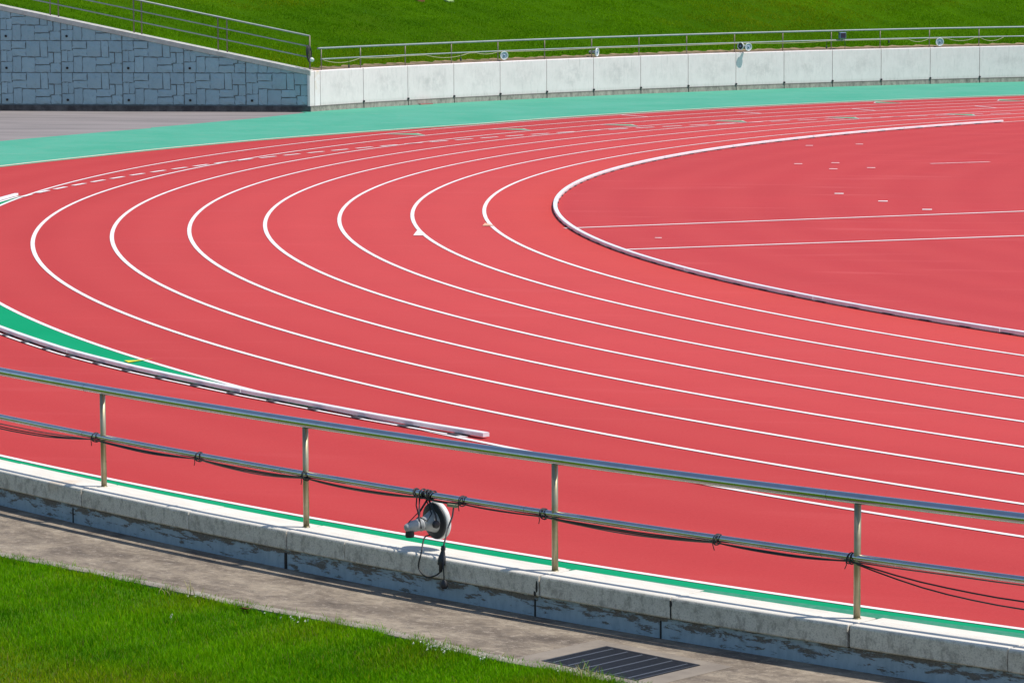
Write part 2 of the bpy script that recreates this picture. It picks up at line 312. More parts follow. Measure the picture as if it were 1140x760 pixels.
class MB:
    """mesh builder with per-vertex uv"""
    def __init__(self): self.v = []; self.f = []; self.uv = []; self.smooth = []
    def add(self, vs, fs, uvs=None, smooth=False):
        o = len(self.v); self.v += [tuple(x) for x in vs]
        self.uv += list(uvs) if uvs else [(x[0] + x[1], x[2]) for x in self.v[o:]]
        self.f += [tuple(i + o for i in f) for f in fs]; self.smooth += [smooth] * len(fs)
        return self
    def build(self, name, mat, parent=None, loc=None, bevel=0, world=False):
        me = bpy.data.meshes.new(name)
        off = Vector(loc) if loc else Vector((0, 0, 0))
        if parent and world:
            q_ = parent; off = Vector((0, 0, 0))
            while q_: off = off + q_.location; q_ = q_.parent
        me.from_pydata([tuple(Vector(x) - off) for x in self.v] if (loc or world) else self.v, [], self.f)
        lay = me.uv_layers.new(name='UVMap')
        idx = np.zeros(len(me.loops), int); me.loops.foreach_get('vertex_index', idx)
        lay.data.foreach_set('uv', np.array(self.uv, float)[idx].ravel())
        me.polygons.foreach_set('use_smooth', self.smooth)
        bm = bmesh.new(); bm.from_mesh(me); bmesh.ops.recalc_face_normals(bm, faces=bm.faces); bm.to_mesh(me); bm.free()
        me.materials.append(M[mat]); me.update()
        o = bpy.data.objects.new(name, me); COL.objects.link(o)
        if parent: o.parent = parent
        elif loc: o.location = loc
        if bevel:
            b = o.modifiers.new('bevel', 'BEVEL'); b.width = bevel; b.segments = 2; b.limit_method = 'ANGLE'; b.angle_limit = rad(40)
        return o
    # shapes
    def sweep(self, profile, az0, az1, n, rfun, closed=True, u0=0.0, cap=True):
        """profile [(dr, z)] carried along r = rfun(az)+dr"""
        m = len(profile); vs = []; uvs = []
        cum = [0.0]
        for i in range(1, m): cum.append(cum[-1] + math.dist(profile[i], profile[i - 1]))
        for i in range(n + 1):
            a = az0 + (az1 - az0) * i / n; r0 = rfun(a); ca, sa = math.cos(rad(a)), math.sin(rad(a))
            for j, (dr, z) in enumerate(profile):
                r = r0 + dr; vs.append((r * ca, r * sa, z)); uvs.append((u0 + r0 * rad(abs(a - az0)), cum[j]))
        fs = []
        k = m if closed else m - 1
        for i in range(n):
            for j in range(k):
                j2 = (j + 1) % m
                fs.append((i * m + j, i * m + j2, (i + 1) * m + j2, (i + 1) * m + j))
        if closed and cap:
            fs.append(tuple(range(m))); fs.append(tuple(n * m + j for j in range(m)))
        return self.add(vs, fs, uvs)
    def ribbon(self, az0, az1, n, r0f, r1f, z):
        vs = []; uvs = []; fs = []
        for i in range(n + 1):
            a = az0 + (az1 - az0) * i / n; ca, sa = math.cos(rad(a)), math.sin(rad(a))
            for r in (r0f(a), r1f(a)):
                vs.append((r * ca, r * sa, z)); uvs.append((r0f(a) * rad(a - az0), r))
        for i in range(n): fs.append((2 * i, 2 * i + 1, 2 * i + 3, 2 * i + 2))
        return self.add(vs, fs, uvs)
    def poly(self, pts, z): return self.add([(x, y, z) for x, y in pts], [tuple(range(len(pts)))])
    def box(self, x0, y0, z0, x1, y1, z1):
        vs = [(x, y, z) for x in (x0, x1) for y in (y0, y1) for z in (z0, z1)]
        return self.add(vs, [(0, 1, 3, 2), (4, 6, 7, 5), (0, 4, 5, 1), (2, 3, 7, 6), (0, 2, 6, 4), (1, 5, 7, 3)])
    def obox(self, c, ax, ay, az, hx, hy, hz):
        c = Vector(c); ax, ay, az = Vector(ax).normalized(), Vector(ay).normalized(), Vector(az).normalized()
        vs = [c + ax * sx * hx + ay * sy * hy + az * sz * hz for sx in (-1, 1) for sy in (-1, 1) for sz in (-1, 1)]
        return self.add(vs, [(0, 1, 3, 2), (4, 6, 7, 5), (0, 4, 5, 1), (2, 3, 7, 6), (0, 2, 6, 4), (1, 5, 7, 3)])
    def tube(self, pts, r, seg=8, cap=True):
        pts = [Vector(p) for p in pts]; n = len(pts); vs = []; uvs = []
        up = Vector((0, 0, 1)); L = 0
        prevN = None
        for i, p in enumerate(pts):
            t = (pts[min(i + 1, n - 1)] - pts[max(i - 1, 0)]).normalized()
            if prevN is None:
                ref = up if abs(t.z) < 0.9 else Vector((1, 0, 0)); nn = (ref - t * ref.dot(t)).normalized()
            else: nn = (prevN - t * prevN.dot(t)).normalized()
            prevN = nn; bb = t.cross(nn)
            if i: L += (p - pts[i - 1]).length
            rr = r[i] if isinstance(r, (list, tuple)) else r
            for k in range(seg):
                a = 2 * PI * k / seg; vs.append(p + (nn * math.cos(a) + bb * math.sin(a)) * rr); uvs.append((L, k / seg))
        fs = [(i * seg + k, i * seg + (k + 1) % seg, (i + 1) * seg + (k + 1) % seg, (i + 1) * seg + k) for i in range(n - 1) for k in range(seg)]
        self.add(vs, fs, uvs, True)
        if cap:
            o = len(self.v) - len(vs)
            self.f += [tuple(o + k for k in range(seg)), tuple(o + (n - 1) * seg + k for k in range(seg))]; self.smooth += [False, False]
        return self
    def lathe(self, c, axis, prof, seg=28):
        """prof [(t along axis, radius)]"""
        c = Vector(c); t = Vector(axis).normalized(); ref = Vector((0, 0, 1)) if abs(t.z) < 0.9 else Vector((1, 0, 0))
        a1 = (ref - t * ref.dot(t)).normalized(); a2 = t.cross(a1); vs = []
        for s, r in prof:
            for k in range(seg):
                a = 2 * PI * k / seg; vs.append(c + t * s + (a1 * math.cos(a) + a2 * math.sin(a)) * max(r, 1e-4))
        fs = [(i * seg + k, i * seg + (k + 1) % seg, (i + 1) * seg + (k + 1) % seg, (i + 1) * seg + k) for i in range(len(prof) - 1) for k in range(seg)]
        self.add(vs, fs, None, True)
        return self
    def torus(self, c, axis, R, r, seg=20, s2=6):
        c = Vector(c); t = Vector(axis).normalized(); ref = Vector((0, 0, 1)) if abs(t.z) < 0.9 else Vector((1, 0, 0))
        a1 = (ref - t * ref.dot(t)).normalized(); a2 = t.cross(a1); vs = []
        for k in range(seg):
            d = a1 * math.cos(2 * PI * k / seg) + a2 * math.sin(2 * PI * k / seg)
            for j in range(s2):
                b = 2 * PI * j / s2; vs.append(c + d * (R + r * math.cos(b)) + t * r * math.sin(b))
        fs = [(k * s2 + j, k * s2 + (j + 1) % s2, ((k + 1) % seg) * s2 + (j + 1) % s2, ((k + 1) % seg) * s2 + j) for k in range(seg) for j in range(s2)]
        return self.add(vs, fs, None, True)

def P(az, r, z=0.0): return Vector((r * math.cos(rad(az)), r * math.sin(rad(az)), z))
def radial(az): return Vector((math.cos(rad(az)), math.sin(rad(az)), 0))
def tang(az): return Vector((-math.sin(rad(az)), math.cos(rad(az)), 0))
def interp(tab):
    xs = [t[0] for t in tab]; ys = [t[1] for t in tab]
    return lambda a: float(np.interp(a, xs, ys))

# ------------------------------------------------------------------ camera
W, F_PX = 1140.0, 3814.124
cp = Vector((-27.5240, -64.2712, 4.64903)); yaw, pitch, roll = 1.740485, -0.117427398, -0.00424544
Fv = Vector((math.cos(pitch) * math.cos(yaw), math.cos(pitch) * math.sin(yaw), math.sin(pitch)))
Rv = Vector((math.sin(yaw), -math.cos(yaw), 0)); Uv = Rv.cross(Fv)
R2 = Rv * math.cos(roll) + Uv * math.sin(roll); U2 = -Rv * math.sin(roll) + Uv * math.cos(roll)
cd = bpy.data.cameras.new('camera'); cam = bpy.data.objects.new('camera', cd); COL.objects.link(cam)
mat = Matrix((R2, U2, -Fv)).transposed().to_4x4(); mat.translation = cp
cam.matrix_world = mat
cd.sensor_width = 36; cd.sensor_fit = 'HORIZONTAL'; cd.lens = 36 * F_PX / W; cd.clip_start = 0.5; cd.clip_end = 3000
SC.camera = cam

# ------------------------------------------------------------------ light
SUN_AZ, SUN_EL = 0.6, 60.0
w = bpy.data.worlds.new('World'); SC.world = w; w.use_nodes = True
sky = w.node_tree.nodes.new('ShaderNodeTexSky'); sky.sky_type = 'NISHITA'; sky.sun_disc = False
sky.sun_elevation = rad(SUN_EL); sky.sun_rotation = rad(90 - SUN_AZ); sky.air_density = 1.0; sky.dust_density = 0.4; sky.ozone_density = 1.8
bg = w.node_tree.nodes['Background']; bg.inputs[1].default_value = 0.145
w.node_tree.links.new(sky.outputs[0], bg.inputs[0])
sd = bpy.data.lights.new('sun', 'SUN'); sd.energy = 4.7; sd.angle = rad(0.53); sd.color = (1.0, 0.95, 0.88)
so = bpy.data.objects.new('sun', sd); COL.objects.link(so)
sdir = Vector((math.cos(rad(SUN_EL)) * math.cos(rad(SUN_AZ)), math.cos(rad(SUN_EL)) * math.sin(rad(SUN_AZ)), math.sin(rad(SUN_EL))))
so.rotation_euler = sdir.to_track_quat('Z', 'Y').to_euler(); so.location = (0, 0, 60)
SC.view_settings.view_transform = 'Standard'; SC.view_settings.look = 'None'
SC.view_settings.exposure = 0.0; SC.view_settings.gamma = 1.0

# ------------------------------------------------------------------ curves of the place (bend centre = origin)
R0, LW = 37.229, 1.22
S = lambda a: 50.95 - 0.073 * (a - 230)                 # outer edge of the near coping
NW = lambda a: 50.40 - 0.085 * (a - 230)                # near white boundary line
CI = lambda a: S(a) - 0.36                              # inner edge of the coping
ZP = -0.31                                              # path level below the track
RWALL = interp([(90, 54.9), (149, 54.9), (152.16, 54.71)])
CREAM = interp([(90, 47.35), (150, 47.35), (155, 47.3), (159.45, 47.75), (164.72, 48.45), (168.25, 48.85), (172.47, 49.32), (176.2, 49.9), (180, 50.7), (186, 52.3), (195, 55.8), (205, 61.5)])
NEAR0, NEAR1 = 212.0, 246.0

def struct(mb, name, mat):
    return tag(mb.build(name, mat), kind='structure')

# ------------------------------------------------------------------ ground sheets
m = MB(); N = 96
m.add([(0, 0, -0.9)] + [(900 * math.cos(2 * PI * i / N), 900 * math.sin(2 * PI * i / N), -0.9) for i in range(N)], [(0, 1 + i, 1 + (i + 1) % N) for i in range(N)])
struct(m, 'ground', 'ground')

# red surface: one sheet; on the near side it ends under the coping
m = MB(); vs = [(0, 0, 0)]; NN = 720
for i in range(NN):
    a = 360 * i / NN
    r = CI(a) + 0.05 if 205 <= a <= 262 else (56.0 if a < 205 else 50.5)
    vs.append((r * math.cos(rad(a)), r * math.sin(rad(a)), 0))
m.add(vs, [(0, 1 + i, 1 + (i + 1) % NN) for i in range(NN)])
for (x0, y0, x1, y1) in ((0, -0.1, 0, 0),): pass
struct(m, 'running_track', 'red')

# green apron beyond the track (a slab 1.6 cm above the asphalt)
apr = interp([(90, 55.2), (152.2, 55.2), (152.5, 54.55), (153.07, 54.35), (155.78, 53.78), (159.27, 53.56), (160.90, 53.56), (160.98, 53.40), (164.26, 53.60), (167.38, 53.84), (172, 54.9), (180, 57.6), (190, 62), (205, 72)])
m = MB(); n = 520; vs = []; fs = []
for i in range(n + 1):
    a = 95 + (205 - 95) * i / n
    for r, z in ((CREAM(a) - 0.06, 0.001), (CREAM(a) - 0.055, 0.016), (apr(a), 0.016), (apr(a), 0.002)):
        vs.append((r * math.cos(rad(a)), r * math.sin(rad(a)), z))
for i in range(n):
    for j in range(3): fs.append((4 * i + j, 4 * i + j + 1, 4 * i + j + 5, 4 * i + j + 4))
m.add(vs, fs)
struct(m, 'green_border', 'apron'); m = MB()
# strip between the boundary line and the near coping
m.ribbon(205, 262, 120, lambda a: NW(a) + 0.02, lambda a: CI(a) + 0.05, 0.004)
struct(m, 'green_border', 'green')
m = MB(); m.ribbon(231.6, 250, 60, lambda a: CI(a) - max(0, min(0.14, 0.030 * (a - 231.6))), lambda a: CI(a) + 0.05, 0.008)
struct(m, 'green_border', 'old_green')

# wedge of green outside lane eight
WK = interp([(185.3, 47.12), (188, 47.26), (190, 47.45), (194, 48.1), (200, 48.45), (206, 48.15), (211.77, 47.64), (214.97, 47.56), (217.16, 47.43), (218.95, 47.28), (220.32, 47.18), (221.22, 47.10), (222.61, 47.01), (223.81, 46.92), (225.1, 46.81)])
L8 = R0 + 8 * LW
m = MB(); m.ribbon(185.3, 221.6, 160, lambda a: L8, lambda a: max(WK(a), L8 + 0.001), 0.002)
struct(m, 'green_border', 'green')

# asphalt in front of the stone wall
m = MB(); pts = [(-48.38, 25.6), (-48.3, 24.4)] + [tuple(P(a, apr(a) - 0.3)[:2]) for a in (153.2, 156, 159, 160.9, 163, 167, 172, 180, 190, 200)] + [(-110, -30), (-110, 25.6)]
m.poly(pts, 0.004); struct(m, 'asphalt_pavement', 'asphalt')

# ------------------------------------------------------------------ markings
m = MB()
for k in range(0, 9):
    rr = R0 + k * LW
    m.ribbon(96, 262, 500, lambda a: rr - 0.032, lambda a: rr + 0.032, 0.006)
m.ribbon(205, 262, 120, lambda a: NW(a) - 0.03, lambda a: NW(a) + 0.03, 0.009)
m.ribbon(185.5, 222.0, 200, lambda a: WK(a) - 0.10, lambda a: WK(a) - 0.035, 0.010)
m.ribbon(185.5, 224.8, 200, lambda a: WK(a) + 0.078, lambda a: WK(a) + 0.118, 0.010)
# infield lines
def strip(mb, a, b, wd, z):
    a, b = Vector((*a, 0)), Vector((*b, 0)); d = (b - a).normalized(); nn = Vector((-d.y, d.x, 0)) * wd / 2
    mb.add([(*(a + nn)[:2], z), (*(b + nn)[:2], z), (*(b - nn)[:2], z), (*(a - nn)[:2], z)], [(0, 1, 2, 3)])
strip(m, (-35.95, -10.07), (-20, -0.55), 0.10, 0.006)
strip(m, (-34.6, -13.75), (-19, -5.45), 0.10, 0.006)
m2 = m
m = MB()
strip(m, (-30.9, 6.30), (-29.72, 7.0), 0.10, 0.006)
dl = interp([(137, 39.75), (138.1, 39.92), (146, 41.45), (156, 43.25), (165, 44.62), (172, 45.62), (178.2, 46.32), (182.9, 46.78), (185.3, 46.97)])
a = 185.25
while a > 138:
    c = P(a, dl(a)); d = (P(a - 0.5, dl(a - 0.5)) - P(a + 0.5, dl(a + 0.5))).normalized()
    strip(m2 if a > 150 else m, tuple((c - d * 0.31)[:2]), tuple((c + d * 0.30)[:2]), 0.10, 0.008 if abs((dl(a) - R0) / LW % 1 - 0.5) < 0.4 else 0.011); a -= 1.165
for px, py in ((-33.87, 12.15), (-32.8, 12.79), (-33.58, 5.97), (-32.85, 6.36), (-32.75, 4.5), (-32.02, 4.92), (-32.14, -2.11), (-31.24, -3.82), (-30.38, -5.59), (-34.23, -11.63)):
    s = 0.055 if py < -10 else 0.085
    (m2 if -9 < py < 4 else m).poly([(px - s, py - s * 0.8), (px + s, py - s), (px + s * 0.9, py + s), (px - s, py + s * 0.9)], 0.006)
struct(m2, 'track_markings', 'line')
# exchange-zone triangles: white outline here, green fill below
fans = [(8, 160.6, 0.8), (7, 156.95, 0.7), (6, 153.2, 0.75), (5, 149.25, 0.8), (4, 145.05, 0.8), (3, 140.55, 0.8), (8, 135.9, -0.75), (7, 131.5, -0.75)]
def tri(k, a, da, ins, z, mb):
    ro, ri = R0 + k * LW - 0.03 - ins, R0 + (k - 1) * LW + 0.03 + ins
    ia = math.degrees(ins / 45) * (1 if da > 0 else -1) * 1.3
    mb.poly([tuple(P(a - ia, ro)[:2]), tuple(P(a - da + ia * 1.6, (ro + ri) / 2)[:2]), tuple(P(a - ia, ri)[:2])], z)
mg = MB()
for k, a, da in fans:
    tri(k, a, da, 0.0, 0.0075, m); tri(k, a, da, 0.045, 0.011, mg)
for k, a in ((8, 148.3), (7, 144.3), (6, 140.2), (5, 135.7), (4, 131.0)):
    ro, ri = R0 + k * LW - 0.03, R0 + (k - 1) * LW + 0.03
    strip(m, tuple(P(a - 0.2, ro)[:2]), tuple(P(a + 0.2, ri)[:2]), 0.09, 0.0085)
struct(m, 'track_markings', 'worn')
struct(mg, 'track_markings', 'fan_green')
m = MB(); m.ribbon(95, 204, 400, lambda a: CREAM(a) - 0.05, lambda a: CREAM(a) + 0.05, 0.020)
struct(m, 'track_markings', 'cream')
m = MB(); m.poly([(-38.10, -11.69), (-37.90, -11.66), (-38.25, -10.54)], 0.0075); struct(m, 'track_markings', 'line')
m = MB(); m.poly([(-37.33, -9.83), (-37.13, -9.80), (-37.39, -9.25)], 0.011); struct(m, 'track_markings', 'orange')
m = MB(); c = P(216.2, 47.12)
m.poly([tuple((c + Vector(p))[:2]) for p in ((-0.10, -0.03, 0), (0.0, -0.20, 0), (0.05, -0.08, 0), (0.17, 0.18, 0), (0.09, 0.06, 0), (0.0, 0.0, 0))], 0.012); struct(m, 'track_markings', 'yellow')

# ------------------------------------------------------------------ kerbs
def kerb(label, az0, az1, n, rf, seg_deg, foot_deg, fw, fl):
    t = thing('track_kerb', label, 'kerb', P((az0 + az1) / 2, rf((az0 + az1) / 2)))
    nseg = max(1, round((az1 - az0) / seg_deg)); da = (az1 - az0) / nseg
    prof = [(-0.036, 0.020), (-0.036, 0.055), (-0.031, 0.060), (0.031, 0.060), (0.036, 0.055), (0.036, 0.020)]
    for i in range(nseg):
        a0 = az0 + i * da + 0.012; a1 = az0 + (i + 1) * da - 0.012
        MB().sweep(prof, a0, a1, max(4, int(n * da / (az1 - az0))), rf).build('rail_section', 'kerb', t, world=True)
    a = az0 + 0.3 if fw < 0.1 else 208.0
    while a < az1:
        c = P(a, rf(a), 0.0075)
        MB().obox(c, radial(a), tang(a), (0, 0, 1), fw, fl, 0.0078).build('foot', 'foot', t, world=True); a += foot_deg  # feet; the wide dark ones also stand in for foot shadows
    return t
kerb('white rail kerb around the inside of the innermost lane', 143.4, 258, 500, lambda a: R0, 6.2, 1.25, 0.05, 0.09)
kerb('white rail kerb bordering the green wedge outside the lanes', 185.4, 225.0, 260, WK, 4.9, 0.92, 0.118, 0.075)

# ------------------------------------------------------------------ near wall, coping, path
t = thing('retaining_wall', 'low concrete wall with pale coping blocks and peeling paint above the path', 'wall', P(230, S(230) - 0.2, ZP))
joints = [234.83 + 3.14 * k for k in range(-8, 6)]
prof = [(-0.36, -0.15), (-0.36, 0.007), (-0.02, 0.008), (-0.006, 0.002), (0.0, -0.014), (0.0, -0.142), (-0.01, -0.15)]
mids = [0.5, 0.46, 0.50, 0.47, 0.44, 0.55, 0.25, 0.449, 0.45, 0.5, 0.48]
for i, (ja, jb) in enumerate(zip(joints[:-1], joints[1:])):
    jm = ja + (jb - ja) * mids[i % len(mids)]
    for a0, a1 in ((ja + 0.011, jm - 0.004), (jm + 0.004, jb - 0.011)):
        jz = random.uniform(-0.002, 0.003); jr = random.uniform(-0.006, 0.006)
        MB().sweep([(d + jr if d > -0.1 else d, z + jz) for d, z in prof], a0, a1, 10, S, u0=random.uniform(0, 40)).build('coping_stone', 'coping', t, world=True, bevel=0.006)
for a, zc, hw, hh_ in ((233.10, -0.040, 0.016, 0.032), (233.10, -0.10, 0.007, 0.05), (231.66, -0.075, 0.012, 0.05), (231.64, -0.13, 0.016, 0.02)):
    cc = P(a, S(a) - 0.018, zc); tt = tang(a); pts_ = []
    q = random.Random(int(a * 10 + hh_ * 100)); m = MB(); n_ = 9
    ring = [(math.cos(2 * PI * k / n_) * hw * q.uniform(.7, 1.2), math.sin(2 * PI * k / n_) * hh_ * q.uniform(.8, 1.1)) for k in range(n_)]
    vs_ = [cc + tt * x + Vector((0, 0, y)) for x, y in ring] + [cc + radial(a) * 0.0205 + tt * x * 0.9 + Vector((0, 0, y * 0.9)) for x, y in ring]
    m.add(vs_, [tuple(range(n_)), tuple(range(n_, 2 * n_))] + [(k, (k + 1) % n_, n_ + (k + 1) % n_, n_ + k) for k in range(n_)])
    m.build('chip_hollow_dark', 'black', t, world=True)  # solid black blob painted in for the shaded hollow of a chip
for ja in joints[1:-1]:
    MB().obox(P(ja, S(ja) - 0.19, -0.073), radial(ja), tang(ja), (0, 0, 1), 0.165, 0.008, 0.070).build('joint_filler', 'black', t, world=True)
MB().sweep([(-0.055, ZP - 0.05), (-0.04, ZP - 0.05), (-0.04, -0.156), (-0.36, -0.156), (-0.36, ZP - 0.05)], joints[0], joints[-1], 200, S).build('wall_face', 'peel', t, world=True)
# fix uv of the wall face so that v is the height above the path
o = t.children[-1]; me = o.data
for lp in me.loops:
    co = me.vertices[lp.vertex_index].co + t.location
    me.uv_layers[0].data[lp.index].uv = (rad(math.degrees(math.atan2(co.y, co.x)) % 360) * 51, co.z - ZP)
for a in (222.2, 225.2, 228.49, 231.6, 232.96, 237.9):
    wd = 0.012 if a != 228.49 else 0.03
    MB().obox(P(a, S(a) - 0.045, (ZP - 0.15) / 2 - 0.02), radial(a), tang(a), (0, 0, 1), 0.011, wd / 2, 0.068).build('joint_filler', 'black', t, world=True)

# path slabs
GE = interp([(205, 53.3), (222, 52.72), (226.1, 52.52), (227.2, 52.32), (228.5, 52.18), (229.6, 52.13), (231, 51.95), (232.6, 51.99), (236, 51.75), (262, 50.2)])
m = MB(); n = 240; vs = []; fs = []; uvs = []
for i in range(n + 1):
    a = 205 + 57 * i / n
    for r in np.linspace(S(a) - 0.1, GE(a), 5):
        p = P(a, r, ZP); vs.append(p); uvs.append((rad(a) * 51, r - S(a)))
for i in range(n):
    for j in range(4): fs.append((5 * i + j, 5 * i + j + 1, 5 * i + j + 6, 5 * i + j + 5))
m.add(vs, fs, uvs); struct(m, 'path', 'path')
# drain opening collar
GC = Vector((-30.83, -41.27, ZP)) + Vector((0.986, 0.168, 0)) * 0.11 - Vector((-0.169, 0.986, 0)) * 0.10
gu = Vector((0.37, 0.545, 0)).normalized(); gv = Vector((0.73, -0.53, 0)).normalized()
m = MB()
for cu, cv, hu, hv in ((0, -0.55, 0.455, 0.095), (0, 0.55, 0.455, 0.095), (-0.395, 0, 0.06, 0.453), (0.395, 0, 0.06, 0.453)):
    m.obox(GC + gu * cu + gv * cv + Vector((0, 0, 0.001)), gu, gv, (0, 0, 1), hu, hv, 0.0032)
struct(m, 'path_edging', 'collar')
m = MB(); m.sweep([(-0.03, ZP - 0.08), (-0.03, ZP + 0.012), (0.03, ZP + 0.014), (0.06, ZP + 0.004), (0.06, ZP - 0.08)], 205, 262, 240, lambda a: GE(a) + 0.01 * math.sin(a * 9.1) + 0.006 * math.sin(a * 31))
struct(m, 'path_edging', 'edge')

# drain grate
t = thing('drain_grate', 'dark metal drain grate set into the concrete path beside the lawn', 'drain', GC)
m = MB()
for s in (-1, 1):
    m.obox(GC + gu * s * 0.323 + Vector((0, 0, 0.002)), gu, gv, (0, 0, 1), 0.010, 0.445, 0.006)
    m.obox(GC + gv * s * 0.435 + Vector((0, 0, 0.002)), gu, gv, (0, 0, 1), 0.313, 0.010, 0.006)
m.build('frame', 'grate', t, world=True)
m = MB()
for i in range(33):
    u_ = -0.305 + 0.61 * i / 32
    m.obox(GC + gu * u_ + Vector((0, 0, 0.0015)), gu, gv, (0, 0, 1), 0.0042, 0.425, 0.004)
m.build('bearing_bars', 'grate', t, world=True)
for i in range(6):
    v_ = -0.355 + 0.71 * i / 5; m = MB()
    for j in range(32):
        u_ = -0.305 + 0.61 * (j + 0.5) / 32
        m.obox(GC + gu * u_ + gv * v_ + Vector((0, 0, 0.002)), gu, gv, (0, 0, 1), 0.0048, 0.006, 0.0035)
    m.build('cross_bar', 'zinc', t, world=True)
MB().obox(GC + Vector((0, 0, -0.0002)), gu, gv, (0, 0, 1), 0.312, 0.424, 0.0012).build('pit', 'pit', t, world=True)

# ------------------------------------------------------------------ near railing
PR = lambda a: S(a) - 0.22
posts = [225.42 + 3.10 * k for k in range(-4, 8)]
t = thing('railing', 'shiny steel two-bar railing on the pale coping of the low wall', 'railing', P(231.6, PR(231.6), 0.02))
A0, A1 = posts[0] - 0.6, posts[-1] + 0.6
arc = lambda z, a0, a1, n: [P(a0 + (a1 - a0) * i / n, PR(a0 + (a1 - a0) * i / n), z) for i in range(n + 1)]
MB().tube(arc(0.838, A0, A1, 160), 0.038, 20).build('top_rail', 'steel', t, world=True)
MB().tube(arc(0.430, A0, A1, 160), 0.0255, 16).build('lower_rail', 'steel', t, world=True)
for a in posts:
    b = P(a, PR(a), 0.008)
    po = MB().tube([b, b + Vector((0, 0, 0.797))], 0.0243, 16).build('post', 'post', t, world=True)
    MB().lathe(b, (0, 0, 1), [(0, 0.024), (0, 0.031), (0.004, 0.031), (0.006, 0.0245)], 20).build('collar', 'post', po, world=True)
for z, rr, da in ((0.838, 0.0384, -0.27), (0.43, 0.0259, -0.33)):
    for a in posts:
        if z > 0.6 and round((a - 225.42) / 3.1) % 3: continue
        c = P(a + da, PR(a + da), z); MB().torus(c, tang(a), rr - 0.0007, 0.0014, 24, 6).build('rail_joint', 'seam', t, world=True)

# black cables tied under the lower rail
ties = [222.3, 225.30, 226.98, 228.53, 230.05, 230.55, 231.50, 233.36, 234.66, 237.8, 240.9]
t = thing('power_cable', 'black cables tied below the lower bar of the near steel railing', 'cable', P(231, PR(231), 0.4))
def run(sags, dr, zt, rr, mat, ph):
    pts = []
    for i in range(len(ties) - 1):
        a0, a1 = ties[i], ties[i + 1]; sg = sags[i % len(sags)]
        for j in range(14):
            f = j / 14; a = a0 + (a1 - a0) * f
            pts.append(P(a, PR(a) + dr + 0.004 * math.sin(a * 7 + ph), zt - sg * 4 * f * (1 - f)))
    a = ties[-1]; pts.append(P(a, PR(a) + dr, zt))
    return MB().tube(pts, rr, 7)
run([.055, .018, .024, .016, .008, .008, .022, .018, .165, .1], 0.018, 0.403, 0.0055, 'cable', 0).build('cable_run', 'cable', t, world=True)
run([.075, .030, .014, .022, .01, .012, .012, .026, .115, .08], 0.026, 0.407, 0.0058, 'cable', 1).build('cable_run', 'cable', t, world=True)
run([.03, .010, .034, .028, .014, .006, .032, .010, .004, .06], 0.006, 0.399, 0.005, 'greycable', 2).build('cable_run', 'greycable', t, world=True)
for i, a in enumerate(ties):
    if a == 230.05: continue
    c = P(a, PR(a) + 0.008, 0.423); tl = (tang(a) + Vector((0, 0, random.uniform(-.3, .3)))).normalized()
    m = MB(); m.torus(c, tl, 0.040, 0.0045, 18, 5); m.torus(c + tang(a) * 0.014, (tang(a) - Vector((0, 0, random.uniform(-.2, .3)))).normalized(), 0.040, 0.0045, 18, 5)
    e = c + radial(a) * 0.045 + Vector((0, 0, -0.02)); m.tube([e, e + Vector((0.004, 0, -0.02)), e + tang(a) * random.uniform(-.02, .02) + Vector((0, 0, -0.05))], 0.0035, 5)
    m.build('cable_tie', 'rubber', t, world=True)

# ------------------------------------------------------------------ horn loudspeakers
def horn(name, label, pos, axis, scale, group=None, front='grille', rimc='rim'):
    """pos: centre of the mouth; axis: direction the mouth faces"""
    t = thing(name, label, 'loudspeaker', pos, group)
    ax = Vector(axis).normalized(); k = scale; p = Vector(pos); B = lambda: MB()
    B().lathe(p, ax, [(0.0, 0.112 * k), (0.016 * k, 0.128 * k), (0.014 * k, 0.140 * k), (-0.004 * k, 0.143 * k), (-0.022 * k, 0.141 * k), (-0.026 * k, 0.128 * k)], 36).build('horn_rim', rimc, t, world=True)
    B().lathe(p, ax, [(-0.027 * k, 0.134 * k), (-0.036 * k, 0.136 * k), (-0.042 * k, 0.128 * k), (-0.046 * k, 0.085 * k)], 36).build('back_gasket', 'rubber', t, world=True)
    B().lathe(p, ax, [(-0.044 * k, 0.084 * k), (-0.075 * k, 0.070 * k), (-0.115 * k, 0.054 * k), (-0.150 * k, 0.047 * k), (-0.153 * k, 0.040 * k)], 32).build('horn_bell', 'horn', t, world=True)
    dh = B().lathe(p, ax, [(-0.150 * k, 0.044 * k), (-0.156 * k, 0.050 * k), (-0.168 * k, 0.050 * k), (-0.174 * k, 0.044 * k), (-0.235 * k, 0.043 * k), (-0.262 * k, 0.037 * k), (-0.295 * k, 0.027 * k), (-0.303 * k, 0.016 * k), (-0.305 * k, 0)], 28).build('driver_housing', 'horn', t, world=True)
    mo = B().lathe(p, ax, [(0.004 * k, 0.0), (0.002 * k, 0.05 * k), (-0.004 * k, 0.095 * k), (0.0, 0.112 * k)], 32).build('horn_mouth', front, t, world=True)
    B().lathe(p, ax, [(0.030 * k, 0.0), (0.022 * k, 0.025 * k), (0.0, 0.045 * k)], 24).build('reflex_cone', 'housing', mo, world=True)
    B().lathe(p - ax * 0.262 * k + Vector((0, 0, -0.025 * k)), (0, 0, -1), [(0, 0.030 * k), (0.036 * k, 0.034 * k), (0.05 * k, 0.030 * k), (0.052 * k, 0)], 20).build('cable_gland', 'rubber', dh, world=True)
    return t
